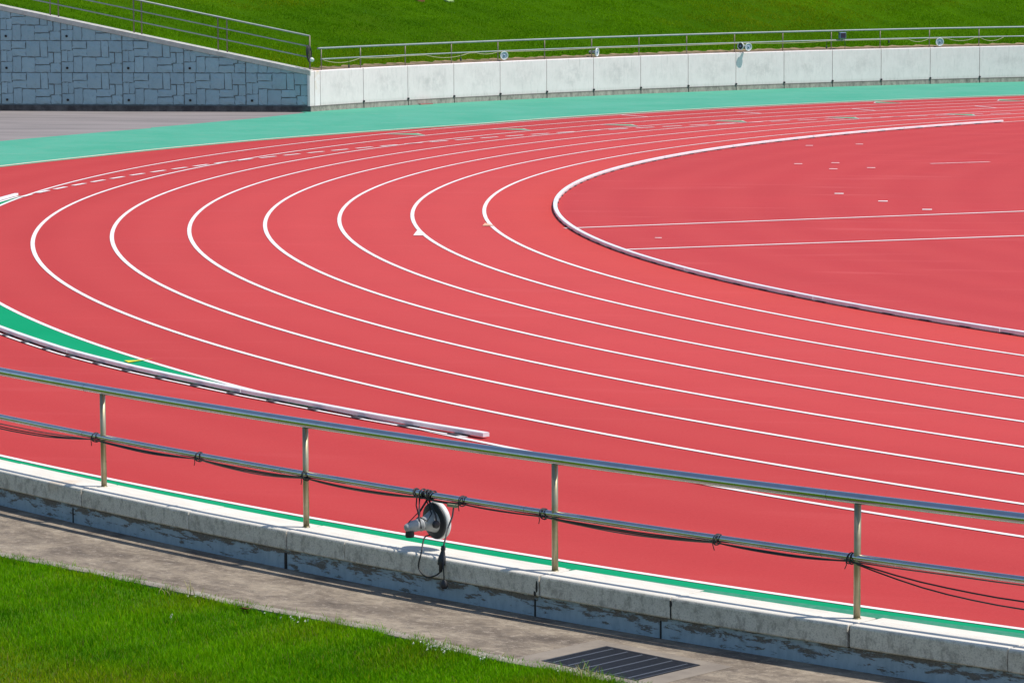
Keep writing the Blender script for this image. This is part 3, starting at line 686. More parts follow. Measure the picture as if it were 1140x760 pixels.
# near one hangs from the lower rail, seen from behind
a = 230.07
axn = (R2 * 0.76 + Vector((Fv.x, Fv.y, 0)).normalized() * 0.62 + Vector((0, 0, 0.09))).normalized()
hp = P(a, PR(a) + 0.04, 0.232) + R2 * 0.135
near_h = horn('loudspeaker', 'grey horn loudspeaker hanging by black straps from the near steel railing', hp, axn, 1.04)
m = MB()
side = axn.cross(Vector((0, 0, 1))).normalized(); bc = hp - axn * 0.10
def bow(pts, r_=0.0055): m.tube(pts, r_, 7)
railp = lambda da, dz=0.0: P(a + 0.07 + da, PR(a + 0.07 + da) + 0.0, 0.43 + dz)
bow([railp(-0.02, -0.03), bc + side * 0.10 + Vector((0, 0, 0.07)), bc + side * 0.115, bc + side * 0.10 + Vector((0, 0, -0.02))], 0.008)
bow([railp(-0.02, -0.03), bc - side * 0.10 + Vector((0, 0, 0.07)), bc - side * 0.115, bc - side * 0.10 + Vector((0, 0, -0.02))], 0.008)
m.lathe(bc - side * 0.095, -side, [(0, 0.03), (0.02, 0.03), (0.026, 0.022), (0.027, 0)], 16)
m.lathe(bc + side * 0.095, side, [(0, 0.03), (0.02, 0.03), (0.026, 0.022), (0.027, 0)], 16)
m.build('bracket', 'rubber', near_h, world=True)
m = MB()
for i, da in enumerate((-0.16, -0.085, -0.055, -0.02, 0.005, 0.035)):
    m.torus(railp(da), (tang(a) + Vector((0.1 * math.sin(i * 2.3), 0, 0.35 * math.cos(i * 1.9)))).normalized(), 0.034 + 0.003 * (i % 2), 0.0062, 18, 6)
drv = hp - axn * 0.20
bow([railp(-0.16, -0.03), railp(-0.17, -0.10), drv + Vector((0, 0, 0.05)) + side * 0.03, drv + side * 0.05 + Vector((0, 0, -0.02))])
bow([railp(-0.12, -0.03), drv + Vector((0.01, 0, 0.10)), drv - axn * 0.08 + Vector((0, 0, 0.04)), drv - axn * 0.10 + Vector((0, 0, -0.01))], 0.004)
bow([railp(-0.05, -0.03), bc + Vector((0, 0, 0.075)) + side * 0.05, bc - axn * 0.05 + side * 0.06 + Vector((0, 0, 0.03)), bc - axn * 0.08 + Vector((0, 0, 0.06)), railp(-0.13, -0.02)], 0.005)
m.build('strap', 'rubber', near_h, world=True)

# lead and plug dangling beside it
t = thing('power_lead', 'grey lead with a black plug dangling right of the near horn loudspeaker', 'cable', P(230.42, PR(230.42) + 0.02, 0.4))
a2 = 230.50
def near(dx, z, dr=0.04):        # dx metres to the camera's right of the connector
    az = 230.2 + math.degrees((dx + 0.76 * dr) / 0.66 / 50.7)
    return P(az, PR(az) + dr, z)
cx = 0.13
MB().obox(near(cx, 0.385), tang(231) * -1 + Vector((0, 0, -0.02)), radial(231), (0, 0, 1), 0.055, 0.016, 0.012).build('connector', 'conn', t, world=True, bevel=0.004)
MB().tube([near(cx + 0.005, 0.375), near(cx - 0.005, 0.30), near(0.09, 0.22, 0.10), near(0.055, 0.10, 0.20)], 0.0065, 8).build('lead', 'greycable', t, world=True)
pl0, pl1 = near(0.055, 0.105, 0.20), near(0.03, -0.085, 0.255)
MB().tube([pl0, pl0.lerp(pl1, 0.15), pl0.lerp(pl1, 0.18), pl0.lerp(pl1, 0.42), pl0.lerp(pl1, 0.46), pl0.lerp(pl1, 0.72), pl0.lerp(pl1, 0.76), pl1], [0.017, 0.019, 0.015, 0.026, 0.03, 0.03, 0.018, 0.012], 14).build('plug', 'rubber', t, world=True)
cb = hp - axn * 0.08
pts = [cb + Vector((0, 0, -0.10)), near(-0.08, 0.12, 0.13), near(-0.105, 0.03, 0.235), near(-0.125, -0.08, 0.255), near(-0.075, -0.14, 0.26), near(-0.01, -0.12, 0.26), pl1]
sm = []
for i in range(len(pts) - 1):
    p0, p1, p2, p3 = pts[max(i - 1, 0)], pts[i], pts[i + 1], pts[min(i + 2, len(pts) - 1)]
    for j in range(6):
        f = j / 6; sm.append(0.5 * ((2 * p1) + (p2 - p0) * f + (2 * p0 - 5 * p1 + 4 * p2 - p3) * f * f + (3 * p1 - p0 - 3 * p2 + p3) * f ** 3))
sm.append(pts[-1])
MB().tube(sm, 0.006, 7).build('lead', 'cable', t, world=True)
e = near(0.055, -0.165, 0.28)
MB().tube([near(0.045, 0.03, 0.235), near(0.052, -0.06, 0.262), e + Vector((0, 0, 0.03))], 0.005, 7).build('lead', 'cable', t, world=True)
MB().lathe(e + Vector((0, 0, 0.035)), (0, 0, -1), [(0, 0.006), (0.01, 0.016), (0.03, 0.028), (0.055, 0.028), (0.07, 0.018), (0.074, 0)], 18).build('plug_cap', 'rubber', t, world=True)

# ------------------------------------------------------------------ far white wall
t = thing('retaining_wall', 'curved white concrete panel wall below the grass bank', 'wall', P(138, 54.9, 0))
ztop = interp([(100, 1.16), (134, 1.15), (142, 1.125), (152.2, 1.10)])
pj = [152.16, 151.95, 151.69] + [149.72 - 1.925 * k for k in range(0, 25)]
for i, (a1, a0) in enumerate(zip(pj[:-1], pj[1:])):
    g = 0.011; n = 6; m = MB()
    zt = lambda a: ztop(a)
    vs = []; uvs = []; fs = []
    b0, b1 = a1 - g, a0 + g
    for k in range(n + 1):
        a = b0 + (b1 - b0) * k / n; r0 = RWALL(a)
        for j, (dr, z) in enumerate(((0.0, 0.165), (0.0, zt(a) - 0.015), (0.012, zt(a)), (0.22, zt(a)), (0.22, 0.165))):
            vs.append(P(a, r0 + dr, z)); uvs.append((54.9 * rad(b0 - a) * (1.0 if i > 1 else 1), max(0, z - 0.165) + (0 if j < 3 else dr)))
    for k in range(n):
        for j in range(5): fs.append((5 * k + j, 5 * k + (j + 1) % 5, 5 * k + 5 + (j + 1) % 5, 5 * k + 5 + j))
    fs += [tuple(range(5)), tuple(5 * n + j for j in range(5))]
    m.add(vs, fs, uvs); m.build('wall_panel', 'rustpanel' if i == 1 else 'panel', t, world=True)
m = MB(); m.sweep([(-0.012, -0.05), (-0.012, 0.162), (0.24, 0.162), (0.24, -0.05)], 152.16, pj[-1], 300, RWALL)
o = m.build('plinth', 'plinth', t, world=True)
for lp in o.data.loops:
    co = o.data.vertices[lp.vertex_index].co + t.location
    o.data.uv_layers[0].data[lp.index].uv = (math.atan2(co.y, co.x) * 54.9, co.z)
MB().sweep([(0.03, 0.165), (0.03, 1.06), (0.2, 1.06), (0.2, 0.165)], 152.1, pj[-1], 200, RWALL).build('wall_core', 'joint', t, world=True)
for a in pj[3:]:
    c = P(a, RWALL(a) - 0.01, 0.20)
    MB().lathe(c, -radial(a), [(-0.03, 0.03), (0.025, 0.03), (0.025, 0.018), (-0.02, 0.016), (-0.02, 0)], 14).build('drain_spout', 'rubber', t, world=True)
    MB().obox(P(a, RWALL(a) - 0.0135, 0.075), radial(a), tang(a), (0, 0, 1), 0.003, 0.014, 0.075).build('joint_filler', 'black', t, world=True)

# ------------------------------------------------------------------ stone wall
Y0 = 25.55
capz = lambda x: 1.125 + 0.2025 * (-48.38 - x)
t = thing('stone_wall', 'grey wall of moulded stone blocks with a sloping pale cap', 'wall', (-53, Y0, 0))
lay = [(10, 45, 108, 132), (108, 45, 243, 115), (114, 115, 245, 187), (243, 45, 370, 190), (370, 45, 437, 195), (437, 45, 557, 150), (10, 132, 66, 235),
       (66, 132, 118, 235), (437, 150, 490, 248), (490, 150, 557, 248), (122, 188, 197, 333), (197, 195, 322, 333), (322, 195, 452, 265), (322, 265, 460, 333), (460, 248, 557, 333), (10, 235, 122, 333)]
lr = random.Random(3)
stones = []
for (x0, y0, x1, y1) in lay:
    j = [[(lr.uniform(-8, 8), lr.uniform(-7, 7)) for _ in range(4)] for _ in range(4)]
    dep = lr.uniform(0.012, 0.034)
    hh = [[lr.uniform(-0.007, 0.011) for _ in range(4)] for _ in range(4)]
    stones.append((x0, y0, x1, y1, j, dep, hh))
def stone_panel(xl, zb, h=0.862, wd=1.714):
    m = MB()
    for (x0, y0, x1, y1, j, dep, hh) in stones:
        gx = 3.2; vs = []; fs = []
        def pt(iu, iv, f):
            u_ = x0 + gx + (x1 - x0 - 2 * gx) * iu / 3; v_ = y0 + gx + (y1 - y0 - 2 * gx) * iv / 3
            e = (iu in (0, 3)) or (iv in (0, 3))
            dx, dy = j[iu][iv]; k = 0.55 if e else 1.0
            X = xl + (min(max(u_ + dx * k, 11.5), 556) - 10) / 549 * wd; Z = zb + (334 - min(max(v_ + dy * k, 46.5), 332.5)) / 289 * h
            return (X, Y0 - f, Z)
        for iu in range(4):
            for iv in range(4):
                e = (iu in (0, 3)) or (iv in (0, 3))
                vs.append(pt(iu, iv, dep + hh[iu][iv] - (0.009 if e else 0)))
        for iu in range(4):
            for iv in range(4): vs.append(pt(iu, iv, -0.02))
        for iu in range(3):
            for iv in range(3): fs.append((iu * 4 + iv, iu * 4 + iv + 1, iu * 4 + iv + 5, iu * 4 + iv + 4))
        for k in range(3):
            fs += [(k, k + 1, 16 + k + 1, 16 + k), (12 + k, 12 + k + 1, 28 + k + 1, 28 + k), (k * 4, k * 4 + 4, 16 + k * 4 + 4, 16 + k * 4), (k * 4 + 3, k * 4 + 7, 16 + k * 4 + 7, 16 + k * 4 + 3)]
        m.add(vs, fs)
    return m
cut_n = Vector((0.2025, 0, 1)).normalized()
for c in range(9):
    xl = -50.144 - 1.714 * c
    for rw in range(5):
        zb = 0.183 + 0.862 * rw
        if zb > capz(xl) - 0.14: continue
        o = stone_panel(xl, zb).build('stone_panel', 'stone', t, world=True)
        bm = bmesh.new(); bm.from_mesh(o.data)
        pco = Vector((xl, Y0, capz(xl) - 0.135)) - t.location
        bmesh.ops.bisect_plane(bm, geom=bm.verts[:] + bm.edges[:] + bm.faces[:], plane_co=pco, plane_no=cut_n, clear_outer=True, dist=1e-5)
        bm.to_mesh(o.data); bm.free()
        if zb + 0.2 < capz(xl + 0.2) - 0.2:
            MB().lathe((xl + 0.17, Y0 - 0.02, zb + 0.125), (0, -1, 0), [(-0.03, 0.034), (0.024, 0.034), (0.028, 0.030), (0.029, 0.0)], 14).build('weep_hole', 'black', t, world=True)
XL = -66.0
m = MB(); m.add([(-48.45, Y0 + 0.0, 0.0), (XL, Y0, 0.0), (XL, Y0, capz(XL) - 0.12), (-48.45, Y0, capz(-48.45) - 0.12), (-48.45, Y0 + 0.28, 0.0), (XL, Y0 + 0.28, 0.0), (XL, Y0 + 0.28, capz(XL) - 0.12), (-48.45, Y0 + 0.28, capz(-48.45) - 0.12)],
      [(0, 1, 2, 3), (4, 5, 6, 7), (0, 1, 5, 4), (1, 2, 6, 5), (2, 3, 7, 6), (3, 0, 4, 7)]); m.build('wall_core', 'mortar', t, world=True)
m = MB(); x0, x1 = -48.36, XL
m.add([(x0, Y0 - 0.05, capz(x0) - 0.13), (x1, Y0 - 0.05, capz(x1) - 0.13), (x1, Y0 - 0.05, capz(x1)), (x0, Y0 - 0.05, capz(x0)), (x0, Y0 + 0.30, capz(x0) - 0.13), (x1, Y0 + 0.30, capz(x1) - 0.13), (x1, Y0 + 0.30, capz(x1) + 0.01), (x0, Y0 + 0.30, capz(x0) + 0.01)],
      [(0, 1, 2, 3), (4, 5, 6, 7), (0, 1, 5, 4), (1, 2, 6, 5), (2, 3, 7, 6), (3, 0, 4, 7)]); m.build('wall_cap', 'cap', t, world=True, bevel=0.008)
m = MB(); m.add([(-48.44, Y0 - 0.045, 0.165), (-48.375, Y0 - 0.045, 0.165), (-48.375, Y0 - 0.045, capz(-48.375) - 0.132), (-48.44, Y0 - 0.045, capz(-48.44) - 0.132), (-48.44, Y0 + 0.2, 0.165), (-48.375, Y0 + 0.2, 0.165), (-48.375, Y0 + 0.2, capz(-48.375) - 0.132), (-48.44, Y0 + 0.2, capz(-48.44) - 0.132)],
      [(0, 1, 2, 3), (4, 5, 6, 7), (0, 1, 5, 4), (1, 2, 6, 5), (2, 3, 7, 6), (3, 0, 4, 7)]); m.build('end_block', 'panel', t, world=True)
MB().box(XL, Y0 - 0.06, -0.03, -48.36, Y0 + 0.2, 0.160).build('plinth', 'dark_plinth', t, world=True)

# ------------------------------------------------------------------ far railings
RR = lambda a: RWALL(a) + 0.15
zt = interp([(100, 1.745), (126, 1.743), (134, 1.73), (142, 1.708), (148, 1.69), (152, 1.69)])
t = thing('railing', 'long two-bar metal railing along the top of the white wall', 'railing', P(138, RR(138), 1.13))
def rarc(dz, a0, a1, n): return [P(a0 + (a1 - a0) * i / n, RR(a0 + (a1 - a0) * i / n), zt(a0 + (a1 - a0) * i / n) + dz) for i in range(n + 1)]
MB().tube(rarc(0, 151.6, 103.3, 180), 0.026, 10).build('top_rail', 'galv', t, world=True)
MB().tube(rarc(-0.292, 151.46, 103.3, 180), 0.019, 10).build('lower_rail', 'galv', t, world=True)
fposts = [151.44] + [149.66 - 1.925 * k for k in range(25)]
for a in fposts:
    b = P(a, RR(a), ztop(a) - 0.02)
    MB().tube([b, P(a, RR(a), zt(a) - 0.01)], 0.017, 8).build('post', 'brownpost', t, world=True)
t = thing('railing', 'three-bar metal railing sloping down along the stone wall cap', 'railing', (-53, Y0 + 0.15, 2.0))
YR = Y0 + 0.15
for nm, dz, rr, xe in (('top_rail', 0.905, 0.024, -48.41), ('middle_rail', 0.618, 0.018, -48.41), ('lower_rail', 0.328, 0.018, -48.41)):
    MB().tube([(xe, YR, capz(xe) + dz), (-57, YR, capz(-57) + dz), (-64, YR, capz(-64) + dz)], rr, 10).build(nm, 'galv', t, world=True)
for x in (-48.41, -50.69, -50.94, -53.06, -53.28, -55.39, -55.62, -57.76, -57.98, -60.1, -60.3):
    MB().tube([(x, YR, capz(x) - 0.01), (x, YR, capz(x) + 0.915)], 0.021 if x > -49 else 0.018, 8).build('post', 'brownpost', t, world=True)

# ------------------------------------------------------------------ fittings on the far railing
def fr(a, dz, dr=-0.08): return P(a, RR(a) + dr, zt(a) + dz)
view = lambda p: (cp - Vector(p)).normalized()
p = fr(143.72, -0.42, -0.10); n_ = -radial(143.7)
horn('loudspeaker', 'round white horn loudspeaker facing down the track, leftmost on the far railing', p, (n_ * 0.8 + Vector((0.15, -0.75, -0.1))).normalized(), 0.86)
p = fr(139.88, -0.43, -0.08)
horn('loudspeaker', 'horn loudspeaker turned side-on, second from the left on the far railing', p, Vector((0.96, -0.25, -0.05)), 0.88)
p = fr(133.98, -0.415, -0.345)
horn('loudspeaker', 'round horn loudspeaker casting a long shadow down the white wall', p, (view(p) * 0.85 + Vector((0.5, 0.1, -0.05))).normalized(), 0.84)
p = fr(134.10, -0.39, -0.10)
horn('loudspeaker', 'half-hidden horn loudspeaker turned away, left beside the shadow-casting one', p, Vector((-0.55, -0.80, 0.0)), 0.85, front='rubber')
p = fr(126.22, -0.42, -0.10)
horn('loudspeaker', 'round pale horn loudspeaker at the right end of the far railing', p, (view(p) * 0.9 + Vector((0.32, 0, -0.05))).normalized(), 0.92)
# dark square floodlight between the bars
p = fr(130.02, -0.15, -0.06); t = thing('floodlight', 'dark square box lamp fixed between the bars of the far railing', 'floodlight', p)
fx = (view(p) + Vector((0.55, 0.1, 0))); fx.z = -0.05; fx.normalize(); sx = fx.cross(Vector((0, 0, 1))).normalized()
MB().obox(p, sx, Vector((0, 0, 1)), fx, 0.105, 0.095, 0.06).build('housing', 'housing', t, world=True, bevel=0.012)
MB().obox(p + fx * 0.061, sx, Vector((0, 0, 1)), fx, 0.085, 0.076, 0.006).build('glass', 'navy', t, world=True)
MB().tube([p - sx * 0.11 + Vector((0, 0, 0.02)), p - sx * 0.12 - fx * 0.05 + Vector((0, 0, 0.13)), p + Vector((0, 0, 0.15)) - fx * 0.05, p + sx * 0.12 - fx * 0.05 + Vector((0, 0, 0.13)), p + sx * 0.11 + Vector((0, 0, 0.02))], 0.01, 6).build('bracket', 'rubber', t, world=True)
MB().tube([p - sx * 0.08 + Vector((0, 0, -0.09)), p - sx * 0.10 + Vector((0, 0, -0.28)), p - sx * 0.095 + Vector((0, 0, -0.45))], 0.008, 6).build('lead', 'cable', t, world=True)
# small black plugs hanging from the lower bar
for a, dz, lab in ((150.22, -0.52, 'small black plug hanging near the corner of the far railing'), (145.45, -0.47, 'small black plug hanging left of the leftmost far loudspeaker'),
                   (130.62, -0.5, 'small black plug hanging left of the square lamp'), (128.16, -0.37, 'small black plug hanging between square lamp and right-end loudspeaker')):
    t = thing('hanging_plug', lab, 'plug', fr(a, dz, -0.03), 'plugs hanging along the far railing')
    q = fr(a, dz, -0.03)
    MB().tube([fr(a, -0.30, -0.02), fr(a, -0.36, -0.035), q + Vector((0, 0, 0.03))], 0.006, 6).build('lead', 'cable', t, world=True)
    MB().lathe(q + Vector((0, 0, 0.045)), (0, 0, -1), [(0, 0.008), (0.01, 0.02), (0.07, 0.026), (0.095, 0.02), (0.097, 0)], 12).build('plug_body', 'rubber', t, world=True)
# pale cable drooping along it
m = MB(); droops = [(151.4, 149.7, .10), (149.6, 147.8, .02), (146.9, 145.1, .10), (144.8, 143.9, .05), (143.6, 140.1, .015), (139.8, 134.2, .012), (133.7, 130.5, .03), (127.4, 126.6, .09), (125.9, 124.8, .09), (124.6, 123.7, .11)]
pts = []
for a0, a1, sg in droops:
    for j in range(13):
        f = j / 12; a = a0 + (a1 - a0) * f; pts.append(fr(a, -0.312 - sg * 4 * f * (1 - f), -0.022))
m.tube(pts, 0.008, 6)
tag(m.build('cable', 'palecable', None, loc=fr(138, -0.31, 0)), 'pale thin cable drooping along the lower bar of the far railing', 'cable')
# dark coil on the corner post
c = Vector((-48.41, YR - 0.05, capz(-48.41) + 0.40)); t = thing('cable_coil', 'dark coil of cable hung on the corner post of the sloping railing', 'cable', c)
m = MB()
for k in range(5): m.torus(c + Vector((-0.02 * k + 0.02, -0.012 * (k % 3), 0.012 * k)), (0.97, -0.25, 0.06 * (k - 2)), 0.15 + 0.012 * (k % 2), 0.016, 22, 6)
o = m.build('coil', 'rubber', t, world=True); o.scale = (0.62, 0.62, 1.25)
MB().lathe(c + Vector((0.06, -0.05, -0.10)), (0.4, -0.5, -0.4), [(0, 0.02), (0.01, 0.05), (0.06, 0.06), (0.09, 0.045), (0.092, 0)], 16).build('white_connector', 'rim', t, world=True)
# red plank at the wall foot
a = 147.15; c = P(a, RWALL(a) - 0.10, 0.03)
m = MB(); m.obox(c, tang(a), radial(a), (0, 0, 1), 0.25, 0.04, 0.016)
tag(m.build('plank', 'redwood', None, loc=c), 'faded red plank lying at the foot of the white wall', 'plank')

# ------------------------------------------------------------------ grass bank behind the walls
m = MB(); na, nr = 220, 44; vs = []; fs = []
def bz(r, a):
    rw = RWALL(a) + 0.20
    d = r - rw
    z = ztop(a) - 0.015 + 0.224 * max(0, d)
    if d > 28: z = ztop(a) + 0.224 * 28 + 0.02 * (d - 28)
    return z + 0.05 * math.sin(a * 1.7 + r * 0.6) * min(1, max(0, d - 0.3) / 3) + 0.03 * math.sin(a * 4.1 - r * 1.3) * min(1, max(0, d - 0.3) / 3)
drs = [0, 0.1, 0.3] + list(np.linspace(0.6, 28, 32)) + [30, 40, 60, 100, 160]
for i in range(na + 1):
    a = 60 + (185 - 60) * i / na
    for d in drs:
        r = RWALL(a) + 0.20 + d; vs.append(P(a, r, bz(r, a)))
K = len(drs)
for i in range(na):
    for j in range(K - 1): fs.append((i * K + j, i * K + j + 1, (i + 1) * K + j + 1, (i + 1) * K + j))
m.add(vs, fs, None, True); o = struct(m, 'grass_bank', 'bank')
bm = bmesh.new(); bm.from_mesh(o.data)
bmesh.ops.bisect_plane(bm, geom=bm.verts[:] + bm.edges[:] + bm.faces[:], plane_co=(0, Y0 + 0.27, 0), plane_no=(0, -1, 0), clear_outer=True)
bm.to_mesh(o.data); bm.free()
m = MB(); m.ribbon(112, 151.9, 300, lambda a: RWALL(a) + 0.215, lambda a: RWALL(a) + 0.215 + 0.30 + 0.05 * math.sin(a * 13) + 0.04 * math.sin(a * 41), 0)
for i, v in enumerate(m.v):
    a = math.degrees(math.atan2(v[1], v[0])) % 360; r = math.hypot(v[0], v[1]); m.v[i] = (v[0], v[1], bz(r, a) + 0.012)
struct(m, 'soil_strip', 'soil')
def bank_grass(nb):
    az = rng.uniform(118, 157, nb); d = 0.35 + 8.5 * rng.random(nb) ** 1.1
    rw = np.interp(az, [90, 149, 152.16], [54.9, 54.9, 54.71]); r = rw + 0.2 + d
    A = np.radians(az); x, y = r * np.cos(A), r * np.sin(A); ok = y > Y0 + 0.4
    az, d, r, x, y = az[ok], d[ok], r[ok], x[ok], y[ok]; n = len(az)
    zt_ = np.interp(az, [100, 134, 142, 152.2], [1.16, 1.15, 1.125, 1.10]); ft = np.clip((d - 0.3) / 3, 0, 1)
    z = zt_ - 0.02 + 0.224 * d + 0.05 * np.sin(az * 1.7 + r * 0.6) * ft + 0.03 * np.sin(az * 4.1 - r * 1.3) * ft
    def fn(s, ph): return (np.sin(x * s + ph) * np.cos(y * s * 1.13 - ph * 1.7) + np.sin((x + y) * s * 0.61 + 2 * ph) + np.cos((x - 0.6 * y) * s * 1.9 + ph)) / 3
    h = np.clip(0.045 + 0.014 * fn(1.3, 0.7) + rng.normal(0, 0.014, n), 0.015, 0.12); th = rng.uniform(0, 2 * PI, n); wd = rng.uniform(0.006, 0.014, n)
    lx, ly = rng.normal(0, 0.02, n), rng.normal(0, 0.02, n)
    V = np.stack([np.stack([x - np.cos(th) * wd, y - np.sin(th) * wd, z], 1), np.stack([x + np.cos(th) * wd, y + np.sin(th) * wd, z], 1), np.stack([x + lx, y + ly, z + h], 1)], 1)
    me = bpy.data.meshes.new('grass'); me.vertices.add(n * 3); me.vertices.foreach_set('co', V.ravel())
    me.loops.add(n * 3); me.polygons.add(n); me.loops.foreach_set('vertex_index', np.arange(n * 3, dtype=np.int32)); me.polygons.foreach_set('loop_start', np.arange(n, dtype=np.int32) * 3)
    me.update(calc_edges=True)
    k = np.clip(0.5 + 0.6 * fn(0.5, 1.2) + 0.5 * fn(1.9, 0.3) + rng.normal(0, 0.3, n), 0, 1)[:, None]
    c = np.array([0.145, 0.325, 0.0005]) * k + np.array([0.075, 0.210, 0.0005]) * (1 - k)
    yk = np.clip((fn(0.33, 2.9) - 0.1) * 1.5 + np.clip(fn(1.1, 0.2) - 0.3, 0, 1), 0, 0.8)[:, None] * rng.uniform(0.3, 1, (n, 1)); c = c * (1 - yk) + np.array([0.26, 0.30, 0.002]) * yk
    col = np.ones((n, 3, 4)); col[:, :, :3] = c[:, None, :]
    ca = me.color_attributes.new('col', 'FLOAT_COLOR', 'POINT'); ca.data.foreach_set('color', col.ravel())
    me.materials.append(M['blade']); o = bpy.data.objects.new('grass', me); COL.objects.link(o); tag(o, 'mown grass covering the bank behind the white wall', 'grass', kind='stuff')
bank_grass(230000)
# small things lying on the bank
for nm, lab, cat, (x, y), mt, (sx_, sy_, sz_) in (('wooden_block', 'small brown block lying on the far grass bank', 'block', (-48.12, 39.35), 'brownwood', (0.14, 0.10, 0.05)),
                                       ('yellow_cloth', 'small yellow cloth lying on the far grass bank', 'cloth', (-48.65, 38.95), 'ycloth', (0.10, 0.10, 0.03)),
                                       ('pale_cloth', 'small pale green cloth lying on the far grass bank', 'cloth', (-47.36, 40.22), 'pgreen', (0.12, 0.12, 0.03))):
    r = math.hypot(x, y); a = math.degrees(math.atan2(y, x)); c = P(a, r, bz(r, a) + sz_ * 0.8)
    m = MB(); ax_ = tang(a); up = (Vector((0, 0, 1)) - radial(a) * 0.22).normalized()
    m.obox(c, ax_, up.cross(ax_), up, sx_, sy_, sz_)
    tag(m.build(nm, mt, None, loc=c, bevel=0.015), lab, cat)

# ------------------------------------------------------------------ near lawn
LZ = ZP - 0.02
def lz(r, a): 
    d = r - GE(a) - 0.05
    return LZ + (0.0 if d < 3.0 else 0.19 * (d - 3.0) if d < 22 else 0.19 * 19)
m = MB(); vs = []; fs = []; drs = [0, 0.3, 0.8, 1.5, 3, 5, 8, 12, 18, 22, 40, 90]; K = len(drs); na = 120
for i in range(na + 1):
    a = 198 + 70 * i / na
    for d in drs:
        r = GE(a) + 0.05 + d; vs.append(P(a, r, lz(r, a)))
for i in range(na):
    for j in range(K - 1): fs.append((i * K + j, i * K + j + 1, (i + 1) * K + j + 1, (i + 1) * K + j))
m.add(vs, fs, None, True); struct(m, 'lawn', 'lawn')

def grass(nb):
    az = rng.uniform(220.5, 236.8, nb)
    ge = np.interp(az, [222, 226.1, 227.2, 228.5, 229.6, 231, 232.6, 236], [52.72, 52.52, 52.32, 52.18, 52.13, 51.95, 51.99, 51.75]) + 0.035
    dmax = np.clip((234.8 - az) * 0.72 + 0.9, 0.9, 5.2)
    d = rng.uniform(0, 1, nb) * dmax
    edge = rng.random(nb) < 0.06; d = np.where(edge, rng.uniform(-0.075, 0.12, nb), d)
    r = ge + d; A = np.radians(az); x = r * np.cos(A); y = r * np.sin(A); z0 = np.full(nb, LZ)
    # patchy height and hue
    def fn(s, ph): return (np.sin(x * s + ph) * np.cos(y * s * 1.13 - ph * 1.7) + np.sin((x + y) * s * 0.61 + 2 * ph) + np.cos((x - 0.6 * y) * s * 1.9 + ph)) / 3
    h = 0.036 + 0.013 * fn(2.3, 0.4) + 0.010 * fn(6.1, 1.3) + rng.normal(0, 0.010, nb)
    h = np.clip(h, 0.014, 0.11); tall = rng.random(nb) < np.where(edge, 0.10, 0.02); h = np.where(tall, h * rng.uniform(1.4, 2.0, nb), h)
    th = rng.uniform(0, 2 * PI, nb); lean = rng.uniform(0.15, 0.75, nb) * h; ld = rng.uniform(0, 2 * PI, nb)
    wd = rng.uniform(0.0018, 0.0036, nb)
    dx, dy = np.cos(th) * wd, np.sin(th) * wd; lx, ly = np.cos(ld) * lean, np.sin(ld) * lean
    V = np.zeros((nb, 5, 3))
    V[:, 0] = np.stack([x - dx, y - dy, z0], 1); V[:, 1] = np.stack([x + dx, y + dy, z0], 1)
    mx, my = x + lx * 0.35, y + ly * 0.35
    V[:, 2] = np.stack([mx + dx * 0.8, my + dy * 0.8, z0 + h * 0.6], 1); V[:, 3] = np.stack([mx - dx * 0.8, my - dy * 0.8, z0 + h * 0.6], 1)
    V[:, 4] = np.stack([x + lx, y + ly, z0 + h], 1)
    me = bpy.data.meshes.new('grass')
    me.vertices.add(nb * 5); me.vertices.foreach_set('co', V.ravel())
    me.loops.add(nb * 7); me.polygons.add(nb * 2)
    o5 = np.arange(nb)[:, None] * 5
    L = np.concatenate([o5 + np.array([0, 1, 2, 3]), o5 + np.array([3, 2, 4])], 1)
    me.loops.foreach_set('vertex_index', L.ravel().astype(np.int32))
    ls = np.stack([np.arange(nb) * 7, np.arange(nb) * 7 + 4], 1); me.polygons.foreach_set('loop_start', ls.ravel().astype(np.int32))
    me.update(calc_edges=True)
    base = np.array([0.165, 0.400, 0.0005]); dark = np.array([0.060, 0.215, 0.001]); yel = np.array([0.30, 0.35, 0.004]); dry = np.array([0.26, 0.20, 0.06])
    k = np.clip(0.5 + 0.75 * fn(1.7, 2.2) + 0.4 * fn(5.2, 0.6) + rng.normal(0, 0.26, nb) + np.clip(0.5 - d, 0, 0.5) * 0.7, 0, 1)[:, None]
    c = base * k + dark * (1 - k)
    brown = np.clip(np.clip((d - (1.75 + 0.5 * fn(1.1, 0.9))) / 0.8, 0, 1) * 0.9 + np.clip(fn(2.1, 4.0) - 0.25, 0, 1) * 0.8, 0, 1)
    yk = np.clip(brown * rng.uniform(0.3, 1.1, nb) + (rng.random(nb) < 0.07) * 0.6, 0, 1)[:, None]; c = c * (1 - yk) + yel * yk
    dk = ((rng.random(nb) < 0.015 + 0.10 * brown) * 0.85)[:, None]; c = c * (1 - dk) + dry * dk
    col = np.ones((nb, 5, 4)); col[:, :, :3] = c[:, None, :]
    ca = me.color_attributes.new('col', 'FLOAT_COLOR', 'POINT'); ca.data.foreach_set('color', col.ravel())
    me.materials.append(M['blade'])
    o = bpy.data.objects.new('grass', me); COL.objects.link(o); tag(o, 'short bright green grass growing beside the concrete path', 'grass', kind='stuff')
grass(330000)

